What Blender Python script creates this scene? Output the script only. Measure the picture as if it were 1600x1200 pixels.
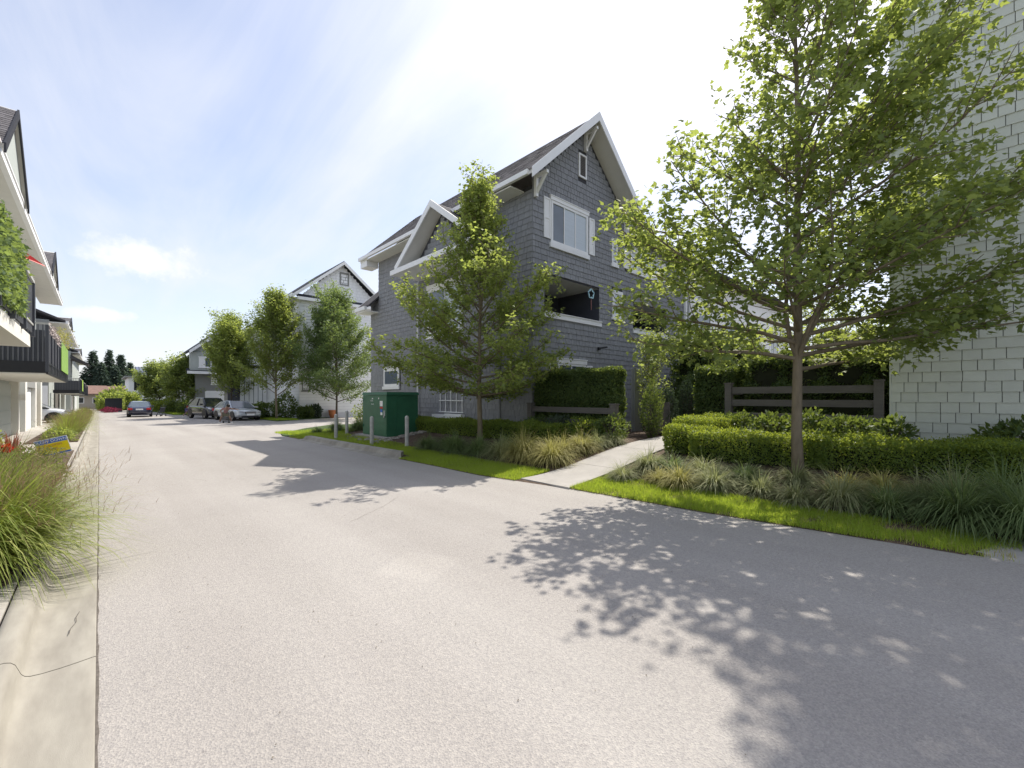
import bpy, math, random
import numpy as np
from mathutils import Vector, Matrix
R = math.radians
random.seed(7)
rng = np.random.default_rng(11)
for o in list(bpy.data.objects): bpy.data.objects.remove(o)
SC = bpy.context.scene
COL = SC.collection

# ------------------------------------------------------------------ camera
YAW = math.atan(645/690)
cam = bpy.data.cameras.new('camera'); camo = bpy.data.objects.new('camera', cam); COL.objects.link(camo)
camo.location = (0, 0, 1.5)
camo.rotation_euler = (R(90), 0, -YAW)
cam.sensor_width = 36; cam.lens = 690/1600*36
cam.shift_y = 20/1600
cam.clip_start = 0.05; cam.clip_end = 5000
SC.camera = camo
SC.render.resolution_x = 1024; SC.render.resolution_y = 768

# ------------------------------------------------------------------ light
SUN = Vector((0.70, 0.234, 1.0)).normalized()
el = math.asin(SUN.z); az = math.atan2(SUN.x, SUN.y)
w = bpy.data.worlds.new('World'); SC.world = w; w.use_nodes = True
nt = w.node_tree; nt.nodes.clear()
def N(nt, t, **k):
    n = nt.nodes.new(t)
    for a, b in k.items(): setattr(n, a, b)
    return n
out = N(nt, 'ShaderNodeOutputWorld'); bg = N(nt, 'ShaderNodeBackground')
sky = N(nt, 'ShaderNodeTexSky', sky_type='NISHITA', sun_disc=False, sun_elevation=el, sun_rotation=az)
sky.air_density = 1.0; sky.dust_density = 1.0; sky.ozone_density = 1.2
tc = N(nt, 'ShaderNodeTexCoord')
def mathn(nt, op, a=None, b=None, clamp=False):
    n = N(nt, 'ShaderNodeMath', operation=op); n.use_clamp = clamp
    for i, v in enumerate((a, b)):
        if v is None: continue
        if isinstance(v, (int, float)): n.inputs[i].default_value = v
        else: nt.links.new(v, n.inputs[i])
    return n.outputs[0]
def ramp(nt, fac, p0, p1, c0=(0,0,0,1), c1=(1,1,1,1)):
    r = N(nt, 'ShaderNodeValToRGB'); e = r.color_ramp.elements
    e[0].position = p0; e[0].color = c0; e[1].position = p1; e[1].color = c1
    nt.links.new(fac, r.inputs[0]); return r.outputs[0]
# cirrus: flatten the direction on a plane overhead, stretched noise
sep = N(nt, 'ShaderNodeSeparateXYZ'); nt.links.new(tc.outputs['Generated'], sep.inputs[0])
zc = mathn(nt, 'ADD', mathn(nt, 'MAXIMUM', sep.outputs[2], 0.0), 0.16)
comb = N(nt, 'ShaderNodeCombineXYZ')
nt.links.new(mathn(nt, 'DIVIDE', sep.outputs[0], zc), comb.inputs[0])
nt.links.new(mathn(nt, 'DIVIDE', sep.outputs[1], zc), comb.inputs[1])
mp = N(nt, 'ShaderNodeMapping'); mp.inputs['Rotation'].default_value = (0, 0, R(-28)); mp.inputs['Scale'].default_value = (2.6, 0.55, 1)
nt.links.new(comb.outputs[0], mp.inputs[0])
n1 = N(nt, 'ShaderNodeTexNoise'); n1.inputs['Scale'].default_value = 0.9; n1.inputs['Detail'].default_value = 7; n1.inputs['Roughness'].default_value = 0.6
n1.inputs['Distortion'].default_value = 0.5
nt.links.new(mp.outputs[0], n1.inputs['Vector'])
c1 = ramp(nt, n1.outputs['Fac'], 0.36, 0.72)
n2 = N(nt, 'ShaderNodeTexNoise'); n2.inputs['Scale'].default_value = 1.1; n2.inputs['Detail'].default_value = 3
nt.links.new(comb.outputs[0], n2.inputs['Vector'])
c2 = ramp(nt, n2.outputs['Fac'], 0.30, 0.75)
cl = mathn(nt, 'ADD', mathn(nt, 'MULTIPLY', c1, 0.55), mathn(nt, 'MULTIPLY', c2, 0.46), True)
# two small cumulus low over the street end
def cumulus(px, py, size, flat, seed):
    r_ = (px-800)/690; q = (620-py)/690
    c_, s_ = math.cos(YAW), math.sin(YAW)
    v = Vector((r_*c_+s_, -r_*s_+c_, q)).normalized()
    sub = N(nt, 'ShaderNodeVectorMath', operation='SUBTRACT'); nt.links.new(tc.outputs['Generated'], sub.inputs[0]); sub.inputs[1].default_value = v
    sc_ = N(nt, 'ShaderNodeVectorMath', operation='MULTIPLY'); nt.links.new(sub.outputs[0], sc_.inputs[0]); sc_.inputs[1].default_value = (1/size, 1/size, 1/(size*flat))
    ln = N(nt, 'ShaderNodeVectorMath', operation='LENGTH'); nt.links.new(sc_.outputs[0], ln.inputs[0])
    no = N(nt, 'ShaderNodeTexNoise'); no.inputs['Scale'].default_value = 15; no.inputs['Detail'].default_value = 9; no.inputs['Roughness'].default_value = .62; nt.links.new(tc.outputs['Generated'], no.inputs['Vector'])
    f = mathn(nt, 'ADD', ln.outputs['Value'], mathn(nt, 'MULTIPLY', mathn(nt, 'SUBTRACT', no.outputs['Fac'], 0.5), 3.4))
    return ramp(nt, f, 0.30, 1.0, (1,1,1,1), (0,0,0,1))
cu = mathn(nt, 'MAXIMUM', cumulus(205, 405, 0.085, 0.42, 1), cumulus(165, 492, 0.035, 0.35, 2))
skym = N(nt, 'ShaderNodeMixRGB', blend_type='MULTIPLY'); skym.inputs[0].default_value = 1; skym.inputs[2].default_value = (1.02, 0.93, 0.91, 1)
nt.links.new(sky.outputs[0], skym.inputs[1])
# thin cloud scatters more light towards the sun
dt = N(nt, 'ShaderNodeVectorMath', operation='DOT_PRODUCT'); nt.links.new(tc.outputs['Generated'], dt.inputs[0]); dt.inputs[1].default_value = SUN
fw = mathn(nt, 'POWER', mathn(nt, 'MAXIMUM', dt.outputs['Value'], 0.0), 9.0)
def sunward(a, b):
    m_ = N(nt, 'ShaderNodeMixRGB'); m_.inputs[1].default_value = a+(1,); m_.inputs[2].default_value = b+(1,); nt.links.new(fw, m_.inputs[0]); return m_.outputs[0]
# veil towards the horizon
hz = ramp(nt, sep.outputs[2], 0.0, 0.62, (1,1,1,1), (0,0,0,1))
veil = N(nt, 'ShaderNodeMixRGB'); nt.links.new(sunward((3.6,3.82,4.4),(6,6.1,6.5)), veil.inputs[2])
nt.links.new(mathn(nt, 'MULTIPLY', hz, 0.42), veil.inputs[0]); nt.links.new(skym.outputs[0], veil.inputs[1])
mixc = N(nt, 'ShaderNodeMixRGB'); nt.links.new(sunward((4.2,4.3,4.72),(7.5,7.5,7.7)), mixc.inputs[2])
nt.links.new(cl, mixc.inputs[0]); nt.links.new(veil.outputs[0], mixc.inputs[1])
mixd = N(nt, 'ShaderNodeMixRGB'); mixd.inputs[2].default_value = (5.0, 4.95, 4.98, 1)
nt.links.new(mathn(nt, 'MULTIPLY', cu, 0.75), mixd.inputs[0]); nt.links.new(mixc.outputs[0], mixd.inputs[1])
nt.links.new(mixd.outputs[0], bg.inputs[0]); bg.inputs[1].default_value = 0.093
nt.links.new(bg.outputs[0], out.inputs[0])
sl = bpy.data.lights.new('sun', 'SUN'); sl.energy = 2.5; sl.angle = R(0.55); sl.color = (1.0, 0.94, 0.84)
so = bpy.data.objects.new('sun', sl); COL.objects.link(so); so.rotation_euler = SUN.to_track_quat('Z', 'Y').to_euler()
SC.view_settings.view_transform = 'Standard'; SC.view_settings.look = 'None'
SC.view_settings.exposure = 1.30; SC.view_settings.gamma = 1
SC.view_settings.use_curve_mapping = False
SC.render.engine = 'CYCLES'

# ------------------------------------------------------------------ terrain
def base(Y): return -.008*min(max(0, Y-8), 110)
ED = [(-14,6.7),(-6,6.25),(.2,5.97),(2.5,5.69),(4.6,5.57),(6.6,5.27),(10,5.3),(17.5,5.4),(19,5.4),(200,5.4)]
def edge(Y):
    if Y <= ED[0][0]: return ED[0][1]
    for (a,b),(c,d) in zip(ED, ED[1:]):
        if Y <= c: return b+(d-b)*(Y-a)/(c-a)
    return ED[-1][1]
def sm(t): t = max(0, min(1, t)); return t*t*(3-2*t)
def H(X, Y):
    z = base(Y); u = X-edge(Y)
    if u > 0:
        m = 1-sm((Y-17.5)/2.5)
        z += (.42*sm(u/4.2)+.2*sm((u-3.6)/1.6)*sm((6-Y)/3))*m
    return z

# ------------------------------------------------------------------ helpers
def finish(o, label=None, cat=None, group=None, kind=None):
    if label: o['label'] = label
    if cat: o['category'] = cat
    if group: o['group'] = group
    if kind: o['kind'] = kind
    return o
def thing(name, label, cat, loc=(0,0,0), rz=0, group=None):
    o = bpy.data.objects.new(name, None); COL.objects.link(o)
    o.location = loc; o.rotation_euler = (0,0,rz); o.empty_display_size = .2
    return finish(o, label, cat, group)
def link_mesh(name, me, parent=None, mats=(), label=None):
    o = bpy.data.objects.new(name, me); COL.objects.link(o)
    if not isinstance(mats, (list, tuple)): mats = [mats]
    for m in mats:
        if len(me.materials) < len(mats): me.materials.append(m)
    if parent: o.parent = parent
    if label: o['label'] = label
    return o
class MB:
    def __init__(s): s.v = []; s.f = []; s.m = []; s.t = []
    def poly(s, pts, mi=0, tint=None):
        n = len(s.v); s.v += [tuple(p) for p in pts]; s.f.append(tuple(range(n, n+len(pts)))); s.m.append(mi); s.t.append(tint)
    def hexa(s, p, mi=0, tint=None):   # 8 points: bottom 4 ccw, top 4
        n = len(s.v); s.v += [tuple(q) for q in p]
        for f in ((0,3,2,1),(4,5,6,7),(0,1,5,4),(1,2,6,5),(2,3,7,6),(3,0,4,7)):
            s.f.append(tuple(n+i for i in f)); s.m.append(mi); s.t.append(tint)
    def box(s, x0,x1,y0,y1,z0,z1, mi=0, tint=None):
        s.hexa([(x0,y0,z0),(x1,y0,z0),(x1,y1,z0),(x0,y1,z0),(x0,y0,z1),(x1,y0,z1),(x1,y1,z1),(x0,y1,z1)], mi, tint)
    def bar(s, a, b, wx, wy, mi=0, up=(0,0,1)):   # rectangular bar from a to b
        a = Vector(a); b = Vector(b); d = (b-a).normalized(); u = Vector(up)
        if abs(d.dot(u)) > .98: u = Vector((1,0,0))
        r = d.cross(u).normalized(); u = r.cross(d).normalized()
        P = []
        for q in (a, b):
            for (i, j) in ((-1,-1),(1,-1),(1,1),(-1,1)): P.append(q + r*wx*.5*i + u*wy*.5*j)
        s.hexa(P, mi)
    def tube(s, pts, rad, n=8, mi=0, cap=True):
        if not isinstance(rad, (list, tuple)): rad = [rad]*len(pts)
        pts = [Vector(p) for p in pts]; base_i = len(s.v); u = None
        for i, p in enumerate(pts):
            d = (pts[min(i+1, len(pts)-1)]-pts[max(i-1, 0)]).normalized()
            if u is None: u = d.orthogonal().normalized()
            u = (u - d*u.dot(d)).normalized(); w_ = d.cross(u)
            for k in range(n):
                a = 2*math.pi*k/n; s.v.append(tuple(p + (u*math.cos(a)+w_*math.sin(a))*rad[i]))
        for i in range(len(pts)-1):
            for k in range(n):
                a = base_i+i*n+k; b = base_i+i*n+(k+1)%n
                s.f.append((a, b, b+n, a+n)); s.m.append(mi); s.t.append(None)
        if cap:
            s.f.append(tuple(base_i+k for k in range(n))[::-1]); s.m.append(mi); s.t.append(None)
            e = base_i+(len(pts)-1)*n
            s.f.append(tuple(e+k for k in range(n))); s.m.append(mi); s.t.append(None)
    def loft(s, rings, mi=0, close=True, cap=True):
        b = len(s.v); n = len(rings[0])
        for r_ in rings: s.v += [tuple(p) for p in r_]
        for i in range(len(rings)-1):
            for k in range(n if close else n-1):
                a = b+i*n+k; c = b+i*n+(k+1)%n
                s.f.append((a, c, c+n, a+n)); s.m.append(mi); s.t.append(None)
        if cap:
            s.f.append(tuple(b+k for k in range(n))[::-1]); s.m.append(mi); s.t.append(None)
            e = b+(len(rings)-1)*n
            s.f.append(tuple(e+k for k in range(n))); s.m.append(mi); s.t.append(None)
    def mesh(s, name, origin=(0,0,0), smooth=False):
        me = bpy.data.meshes.new(name)
        o = origin
        me.from_pydata([(v[0]-o[0], v[1]-o[1], v[2]-o[2]) for v in s.v], [], s.f)
        if any(s.m): me.polygons.foreach_set('material_index', s.m)
        if any(t is not None for t in s.t):
            at = me.attributes.new('tint', 'FLOAT', 'FACE'); at.data.foreach_set('value', [0.5 if t is None else t for t in s.t])
        if smooth: me.polygons.foreach_set('use_smooth', [True]*len(me.polygons))
        me.update(); return me
    def build(s, name, mats, parent=None, origin=None, smooth=False, label=None):
        if origin is None: origin = tuple(root_loc(parent)) if parent else (0,0,0)
        me = s.mesh(name, origin, smooth)
        return link_mesh(name, me, parent, mats, label)
def root_loc(p):
    v = Vector((0,0,0))
    while p: v = v + Vector(p.location); p = p.parent
    return v
def single(mb, name, mats, label, cat, loc=(0,0,0), group=None, smooth=False):
    me = mb.mesh(name, loc, smooth); o = link_mesh(name, me, None, mats); o.location = loc
    return finish(o, label, cat, group)
def struct(mb, name, mats, smooth=False, kind='structure'):
    o = link_mesh(name, mb.mesh(name, smooth=smooth), None, mats); o['kind'] = kind; return o
def dup(root, loc, rz=0, label=None, scale=None):
    r = root.copy(); COL.objects.link(r); r.location = loc; r.rotation_euler = (0,0,rz)
    if scale: r.scale = scale if isinstance(scale, tuple) else (scale,)*3
    if label: r['label'] = label
    for ch in list(root.children):
        c = ch.copy(); COL.objects.link(c); c.parent = r
        for g in list(ch.children):
            d = g.copy(); COL.objects.link(d); d.parent = c
    return r

# ------------------------------------------------------------------ materials
def mat(name, col, rough=.7, var=.12, vscale=3.0, bump=0.0, bscale=60, spec=.35, metal=0, coat=0, tint=0, col2=None, streak=None, objrand=0):
    m = bpy.data.materials.new(name); m.use_nodes = True; t = m.node_tree
    b = t.nodes['Principled BSDF']
    b.inputs['Roughness'].default_value = rough; b.inputs['Metallic'].default_value = metal
    b.inputs['Specular IOR Level'].default_value = spec
    if coat: b.inputs['Coat Weight'].default_value = coat; b.inputs['Coat Roughness'].default_value = .05
    tcn = N(t, 'ShaderNodeTexCoord'); vec = tcn.outputs['Object']
    geo = N(t, 'ShaderNodeNewGeometry'); vec = geo.outputs['Position']
    if streak:
        mp_ = N(t, 'ShaderNodeMapping'); mp_.inputs['Scale'].default_value = streak; t.links.new(vec, mp_.inputs[0]); vec = mp_.outputs[0]
    n = N(t, 'ShaderNodeTexNoise'); n.inputs['Scale'].default_value = vscale; n.inputs['Detail'].default_value = 6; n.inputs['Roughness'].default_value = .6
    t.links.new(vec, n.inputs['Vector'])
    fac = ramp(t, n.outputs['Fac'], .3, .7)
    a = tuple(max(0, c*(1-var)) for c in col)+(1,); c2 = tuple(min(1, c*(1+var)) for c in (col2 or col))+(1,)
    mx = N(t, 'ShaderNodeMixRGB'); mx.inputs[1].default_value = a; mx.inputs[2].default_value = c2
    t.links.new(fac, mx.inputs[0]); cur = mx.outputs[0]
    if tint:
        at = N(t, 'ShaderNodeAttribute'); at.attribute_name = 'tint'
        v = mathn(t, 'ADD', mathn(t, 'MULTIPLY', at.outputs['Fac'], tint), 1-tint*.5)
        mm = N(t, 'ShaderNodeVectorMath', operation='SCALE'); t.links.new(cur, mm.inputs[0]); t.links.new(v, mm.inputs['Scale']); cur = mm.outputs[0]
    if objrand:
        oi = N(t, 'ShaderNodeObjectInfo')
        v = mathn(t, 'ADD', mathn(t, 'MULTIPLY', oi.outputs['Random'], objrand), 1-objrand*.5)
        mm = N(t, 'ShaderNodeVectorMath', operation='SCALE'); t.links.new(cur, mm.inputs[0]); t.links.new(v, mm.inputs['Scale']); cur = mm.outputs[0]
    t.links.new(cur, b.inputs['Base Color'])
    if bump:
        n3 = N(t, 'ShaderNodeTexNoise'); n3.inputs['Scale'].default_value = bscale; n3.inputs['Detail'].default_value = 4
        t.links.new(vec, n3.inputs['Vector'])
        bp = N(t, 'ShaderNodeBump'); bp.inputs['Strength'].default_value = bump; bp.inputs['Distance'].default_value = .02
        t.links.new(n3.outputs['Fac'], bp.inputs['Height']); t.links.new(bp.outputs[0], b.inputs['Normal'])
    return m
def leaf_mat(name, ca, cb, trans, rough=.45, tcol=None, amount=.45):
    m = bpy.data.materials.new(name); m.use_nodes = True; t = m.node_tree
    b = t.nodes['Principled BSDF']; b.inputs['Roughness'].default_value = rough+.17; b.inputs['Specular IOR Level'].default_value = .22
    at = N(t, 'ShaderNodeAttribute'); at.attribute_name = 'tint'
    mx = N(t, 'ShaderNodeMixRGB'); mx.inputs[1].default_value = ca+(1,); mx.inputs[2].default_value = cb+(1,)
    t.links.new(at.outputs['Fac'], mx.inputs[0]); t.links.new(mx.outputs[0], b.inputs['Base Color'])
    tr = N(t, 'ShaderNodeBsdfTranslucent')
    m2 = N(t, 'ShaderNodeMixRGB'); m2.inputs[1].default_value = tuple(c*.7 for c in trans)+(1,); m2.inputs[2].default_value = trans+(1,)
    t.links.new(at.outputs['Fac'], m2.inputs[0]); t.links.new(m2.outputs[0], tr.inputs[0])
    ms = N(t, 'ShaderNodeMixShader'); ms.inputs[0].default_value = amount
    t.links.new(b.outputs[0], ms.inputs[1]); t.links.new(tr.outputs[0], ms.inputs[2])
    t.links.new(ms.outputs[0], t.nodes['Material Output'].inputs[0])
    return m
def flat(name, col, rough=.6, **k): return mat(name, col, rough, var=k.pop('var', .04), **k)

def asphalt_mat():
    m = bpy.data.materials.new('asphalt'); m.use_nodes = True; t = m.node_tree; b = t.nodes['Principled BSDF']
    b.inputs['Roughness'].default_value = .85; b.inputs['Specular IOR Level'].default_value = .25
    geo = N(t, 'ShaderNodeNewGeometry'); P = geo.outputs['Position']
    def noise(s, d=5, r=.6):
        n = N(t, 'ShaderNodeTexNoise'); n.inputs['Scale'].default_value = s; n.inputs['Detail'].default_value = d; n.inputs['Roughness'].default_value = r
        t.links.new(P, n.inputs['Vector']); return n.outputs['Fac']
    big = ramp(t, noise(.35, 6, .62), .3, .72, (.332,.314,.294,1), (.384,.363,.340,1))
    # fine stones
    vo = N(t, 'ShaderNodeTexVoronoi'); vo.inputs['Scale'].default_value = 120; t.links.new(P, vo.inputs['Vector'])
    st = N(t, 'ShaderNodeSeparateXYZ'); t.links.new(vo.outputs['Color'], st.inputs[0])
    sp = ramp(t, st.outputs[0], .0, 1.0, (.82,.82,.84,1), (1.16,1.15,1.13,1))
    m1 = N(t, 'ShaderNodeMixRGB', blend_type='MULTIPLY'); m1.inputs[0].default_value = .75
    t.links.new(big, m1.inputs[1]); t.links.new(sp, m1.inputs[2])
    fine = ramp(t, noise(38, 3), .35, .65, (.90,.90,.91,1), (1.07,1.07,1.06,1))
    m2 = N(t, 'ShaderNodeMixRGB', blend_type='MULTIPLY'); m2.inputs[0].default_value = .8
    t.links.new(m1.outputs[0], m2.inputs[1]); t.links.new(fine, m2.inputs[2])
    # worn darker pits
    pit = ramp(t, noise(9, 8, .75), .60, .68, (1,1,1,1), (.80,.79,.79,1))
    m3 = N(t, 'ShaderNodeMixRGB', blend_type='MULTIPLY'); m3.inputs[0].default_value = .7
    t.links.new(m2.outputs[0], m3.inputs[1]); t.links.new(pit, m3.inputs[2])
    # scattered dark spots
    v2 = N(t, 'ShaderNodeTexVoronoi'); v2.inputs['Scale'].default_value = 2.1; t.links.new(P, v2.inputs['Vector'])
    spot = ramp(t, v2.outputs['Distance'], .015, .035, (.68,.66,.65,1), (1,1,1,1))
    m4 = N(t, 'ShaderNodeMixRGB', blend_type='MULTIPLY'); m4.inputs[0].default_value = .8
    t.links.new(m3.outputs[0], m4.inputs[1]); t.links.new(spot, m4.inputs[2])
    # long faint wheel bands along the street
    mpn = N(t, 'ShaderNodeMapping'); mpn.inputs['Scale'].default_value = (.9, .05, 1); t.links.new(P, mpn.inputs[0])
    nb = N(t, 'ShaderNodeTexNoise'); nb.inputs['Scale'].default_value = 1; nb.inputs['Detail'].default_value = 5; t.links.new(mpn.outputs[0], nb.inputs['Vector'])
    band = ramp(t, nb.outputs['Fac'], .35, .65, (.90,.89,.885,1), (1.05,1.05,1.05,1))
    m5 = N(t, 'ShaderNodeMixRGB', blend_type='MULTIPLY'); m5.inputs[0].default_value = 1
    t.links.new(m4.outputs[0], m5.inputs[1]); t.links.new(band, m5.inputs[2])
    # faint square reinstatement, weathered lighter
    su = N(t, 'ShaderNodeVectorMath', operation='SUBTRACT'); su.inputs[1].default_value = (2.08,3.43,0); t.links.new(P, su.inputs[0])
    def axis(v):
        d = N(t, 'ShaderNodeVectorMath', operation='DOT_PRODUCT'); d.inputs[1].default_value = v; t.links.new(su.outputs[0], d.inputs[0]); return mathn(t, 'ABSOLUTE', d.outputs['Value'])
    mk = mathn(t, 'ADD', mathn(t, 'MAXIMUM', axis((.895,.447,0)), axis((-.447,.895,0))), mathn(t, 'MULTIPLY', noise(6, 4), .05))
    pm_ = ramp(t, mk, .28, .33, (1.055,1.055,1.05,1), (1,1,1,1))
    m6 = N(t, 'ShaderNodeMixRGB', blend_type='MULTIPLY'); m6.inputs[0].default_value = 1
    t.links.new(m5.outputs[0], m6.inputs[1]); t.links.new(pm_, m6.inputs[2])
    t.links.new(m6.outputs[0], b.inputs['Base Color'])
    bp = N(t, 'ShaderNodeBump'); bp.inputs['Strength'].default_value = .55; bp.inputs['Distance'].default_value = .006
    t.links.new(vo.outputs['Distance'], bp.inputs['Height']); t.links.new(bp.outputs[0], b.inputs['Normal'])
    return m
M = {}
M['asphalt'] = asphalt_mat()
M['concrete'] = mat('concrete', (.27,.25,.215), .88, .14, 2.3, .25, 180, col2=(.34,.32,.28))
M['paving'] = mat('drive_concrete', (.38,.355,.32), .85, .12, 1.1, .2, 150)
M['path'] = mat('path_concrete', (.36,.34,.315), .85, .12, 2.2, .25, 200)
M['soil'] = mat('soil', (.075,.05,.036), .95, .45, 9, .8, 45, col2=(.10,.07,.05))
M['earth'] = mat('earth', (.12,.105,.06), .95, .3, .6, .4, 12)
M['turf'] = mat('turf_base', (.05,.085,.018), .95, .35, 7, .6, 60)
M['dark_shingle'] = mat('dark_shingle', (.275,.280,.292), .75, .07, 5, .3, 70, objrand=.13, tint=.13, streak=(1,1,3))
M['dark_back'] = flat('dark_backing', (.05,.05,.056), .8)
M['mint_shingle'] = mat('pale_green_shingle', (.62,.645,.57), .7, .05, 3, .18, 70, objrand=.07, tint=.07)
M['mint_back'] = flat('pale_green_backing', (.20,.21,.19), .8)
M['white'] = flat('white_trim', (.87,.87,.86), .45, var=.03)
M['white_wall'] = flat('white_siding', (.86,.87,.88), .6)
M['cream'] = flat('cream_soffit', (.74,.73,.68), .65)
M['roof'] = mat('roof_shingle', (.125,.118,.124), .9, .25, 14, .5, 90, tint=.75)
M['glass'] = mat('window_glass', (.10,.13,.16), .06, .2, .8, spec=.9)
M['glass_dark'] = mat('dark_glass', (.02,.025,.03), .05, .2, 1, spec=.8)
M['blind'] = mat('white_blind', (.50,.56,.60), .25, .05, 2, spec=.8, streak=(1,1,14))
M['black'] = flat('black_metal', (.018,.018,.022), .4)
M['charcoal'] = mat('charcoal_wood', (.125,.115,.108), .75, .15, 8, .3, 50, streak=(.3,.3,3))
M['rail_grey'] = flat('rail_grey', (.12,.125,.14), .5)
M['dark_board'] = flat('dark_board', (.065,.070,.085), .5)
M['green_box'] = mat('green_enamel', (.035,.135,.075), .42, .12, 2.4, .08, 30)
M['steel'] = mat('galvanised', (.46,.46,.44), .6, .18, 8, .15, 60)
M['grey_wall'] = flat('grey_siding', (.27,.275,.265), .7)
M['grey_dark'] = flat('dark_grey_roof', (.055,.058,.068), .95, spec=.05)
M['siding_back'] = flat('siding_shadow_gap', (.70,.71,.73), .8)
M['kerb_concrete'] = mat('kerb_concrete', (.26,.24,.205), .9, .06, 3.2, .12, 160, col2=(.33,.31,.265), streak=(2.4,.6,2.4))
M['greenish'] = flat('pale_siding', (.42,.45,.42), .7)
M['tan'] = flat('tan_panel', (.42,.36,.25), .7)
M['bark'] = mat('bark', (.20,.165,.115), .85, .22, 14, .5, 60, streak=(1,1,.25))
M['bark_dark'] = mat('bark_dark', (.10,.08,.06), .9, .2, 12, .5, 60, streak=(1,1,.25))
M['tyre'] = flat('tyre_rubber', (.018,.018,.018), .8)
M['rim'] = flat('rim_alloy', (.45,.45,.46), .3, metal=.8)
M['yellow'] = flat('sign_yellow', (.85,.70,.01), .5)
M['blue'] = flat('sign_blue', (.05,.16,.55), .5)
M['red'] = flat('red', (.55,.03,.03), .5)
M['orange'] = flat('orange_clay', (.55,.20,.08), .6)
M['stone'] = mat('stones', (.26,.24,.215), .9, .3, 12, .4, 40, tint=.6)
M['metal_roof'] = flat('blue_metal_roof', (.13,.15,.22), .45)
M['brown_roof'] = mat('brown_roof', (.20,.125,.10), .9, .2, 2)
M['beige'] = flat('beige_wall', (.45,.40,.33), .8)
M['leaf_a'] = leaf_mat('maple_leaf', (.105,.155,.060), (.23,.275,.11), (.58,.68,.14), .38, amount=.45)
M['leaf_b'] = leaf_mat('dark_maple_leaf', (.07,.12,.058), (.15,.21,.09), (.40,.52,.12), .4, amount=.40)
M['leaf_y'] = leaf_mat('fresh_leaf', (.125,.175,.06), (.25,.29,.10), (.60,.70,.14), .4, amount=.46)
M['hedge'] = leaf_mat('boxwood_leaf', (.06,.110,.028), (.18,.24,.05), (.60,.70,.07), .35, amount=.36)
M['hedge_dark'] = leaf_mat('laurel_leaf', (.045,.085,.032), (.11,.15,.05), (.36,.46,.07), .35, amount=.30)
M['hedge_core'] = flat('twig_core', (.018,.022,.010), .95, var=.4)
M['blue_leaf'] = leaf_mat('grey_green_needle', (.05,.075,.05), (.10,.13,.085), (.10,.15,.06), .6, amount=.2)
M['conifer'] = leaf_mat('conifer_needle', (.06,.095,.075), (.12,.16,.12), (.10,.16,.08), .7, amount=.25)
M['sedge'] = leaf_mat('sedge_blade', (.16,.20,.09), (.42,.42,.23), (.42,.45,.18), .45, amount=.35)
M['sedge_y'] = leaf_mat('yellow_sedge_blade', (.24,.24,.07), (.48,.43,.18), (.5,.48,.14), .45, amount=.35)
M['sedge_g'] = leaf_mat('green_sedge_blade', (.08,.13,.05), (.22,.28,.12), (.28,.38,.10), .45, amount=.35)
M['lawn'] = leaf_mat('lawn_blade', (.14,.22,.03), (.30,.40,.06), (.70,.85,.08), .5, amount=.42)
M['tall_grass'] = leaf_mat('switch_grass_blade', (.13,.20,.035), (.36,.36,.13), (.45,.55,.08), .5, amount=.4)
M['plume'] = leaf_mat('grass_plume', (.19,.115,.085), (.38,.28,.17), (.30,.20,.11), .7, amount=.3)
M['flower_mix'] = leaf_mat('flower_bed_leaf', (.10,.12,.04), (.26,.24,.10), (.3,.36,.08), .5, amount=.35)
M['skin'] = flat('skin', (.27,.17,.13), .55)
M['hair'] = flat('black_hair', (.012,.010,.010), .5)
M['pink_shirt'] = flat('pink_shirt', (.30,.17,.18), .8)
M['khaki'] = flat('khaki_shorts', (.17,.16,.11), .8)
M['grey_shirt'] = flat('grey_shirt', (.42,.38,.36), .8)
M['purple'] = flat('purple_shorts', (.14,.12,.27), .8)

# ------------------------------------------------------------------ setting: ground sheets
def grid_sheet(xs, ys, zf, name, m, kind='structure', inside=None, smooth=True, mats=None):
    mb = MB(); nx, ny = len(xs), len(ys)
    for y in ys:
        for x in xs: mb.v.append((x, y, zf(x, y)))
    for j in range(ny-1):
        for i in range(nx-1):
            if inside and not inside((xs[i]+xs[i+1])/2, (ys[j]+ys[j+1])/2): continue
            a = j*nx+i; mb.f.append((a, a+1, a+1+nx, a+nx)); mb.m.append(0); mb.t.append(None)
    return struct(mb, name, m, smooth, kind)
def fr(a, b, st): return list(np.arange(a, b+1e-6, st))
ys_all = [-2500,-600,-150,-60]+fr(-30, 118, 2)+[140,200,400,1000,3000]
xs_all = [-3000,-800,-250,-80,-40,-20,-10,-5,-3.2]+fr(-2.5,30,2.5)+[40,60,120,300,900,3000]
grid_sheet(xs_all, ys_all, lambda x, y: base(y)-.10 if y < 150 else base(y)-.35, 'ground', M['earth'])
grid_sheet([-.03]+[edge(0)*k/6+(0 if k else 0) for k in range(1,7)]+[8,12,20,30], fr(-14, 118, 1), lambda x, y: base(y), 'road', M['asphalt'])
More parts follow.
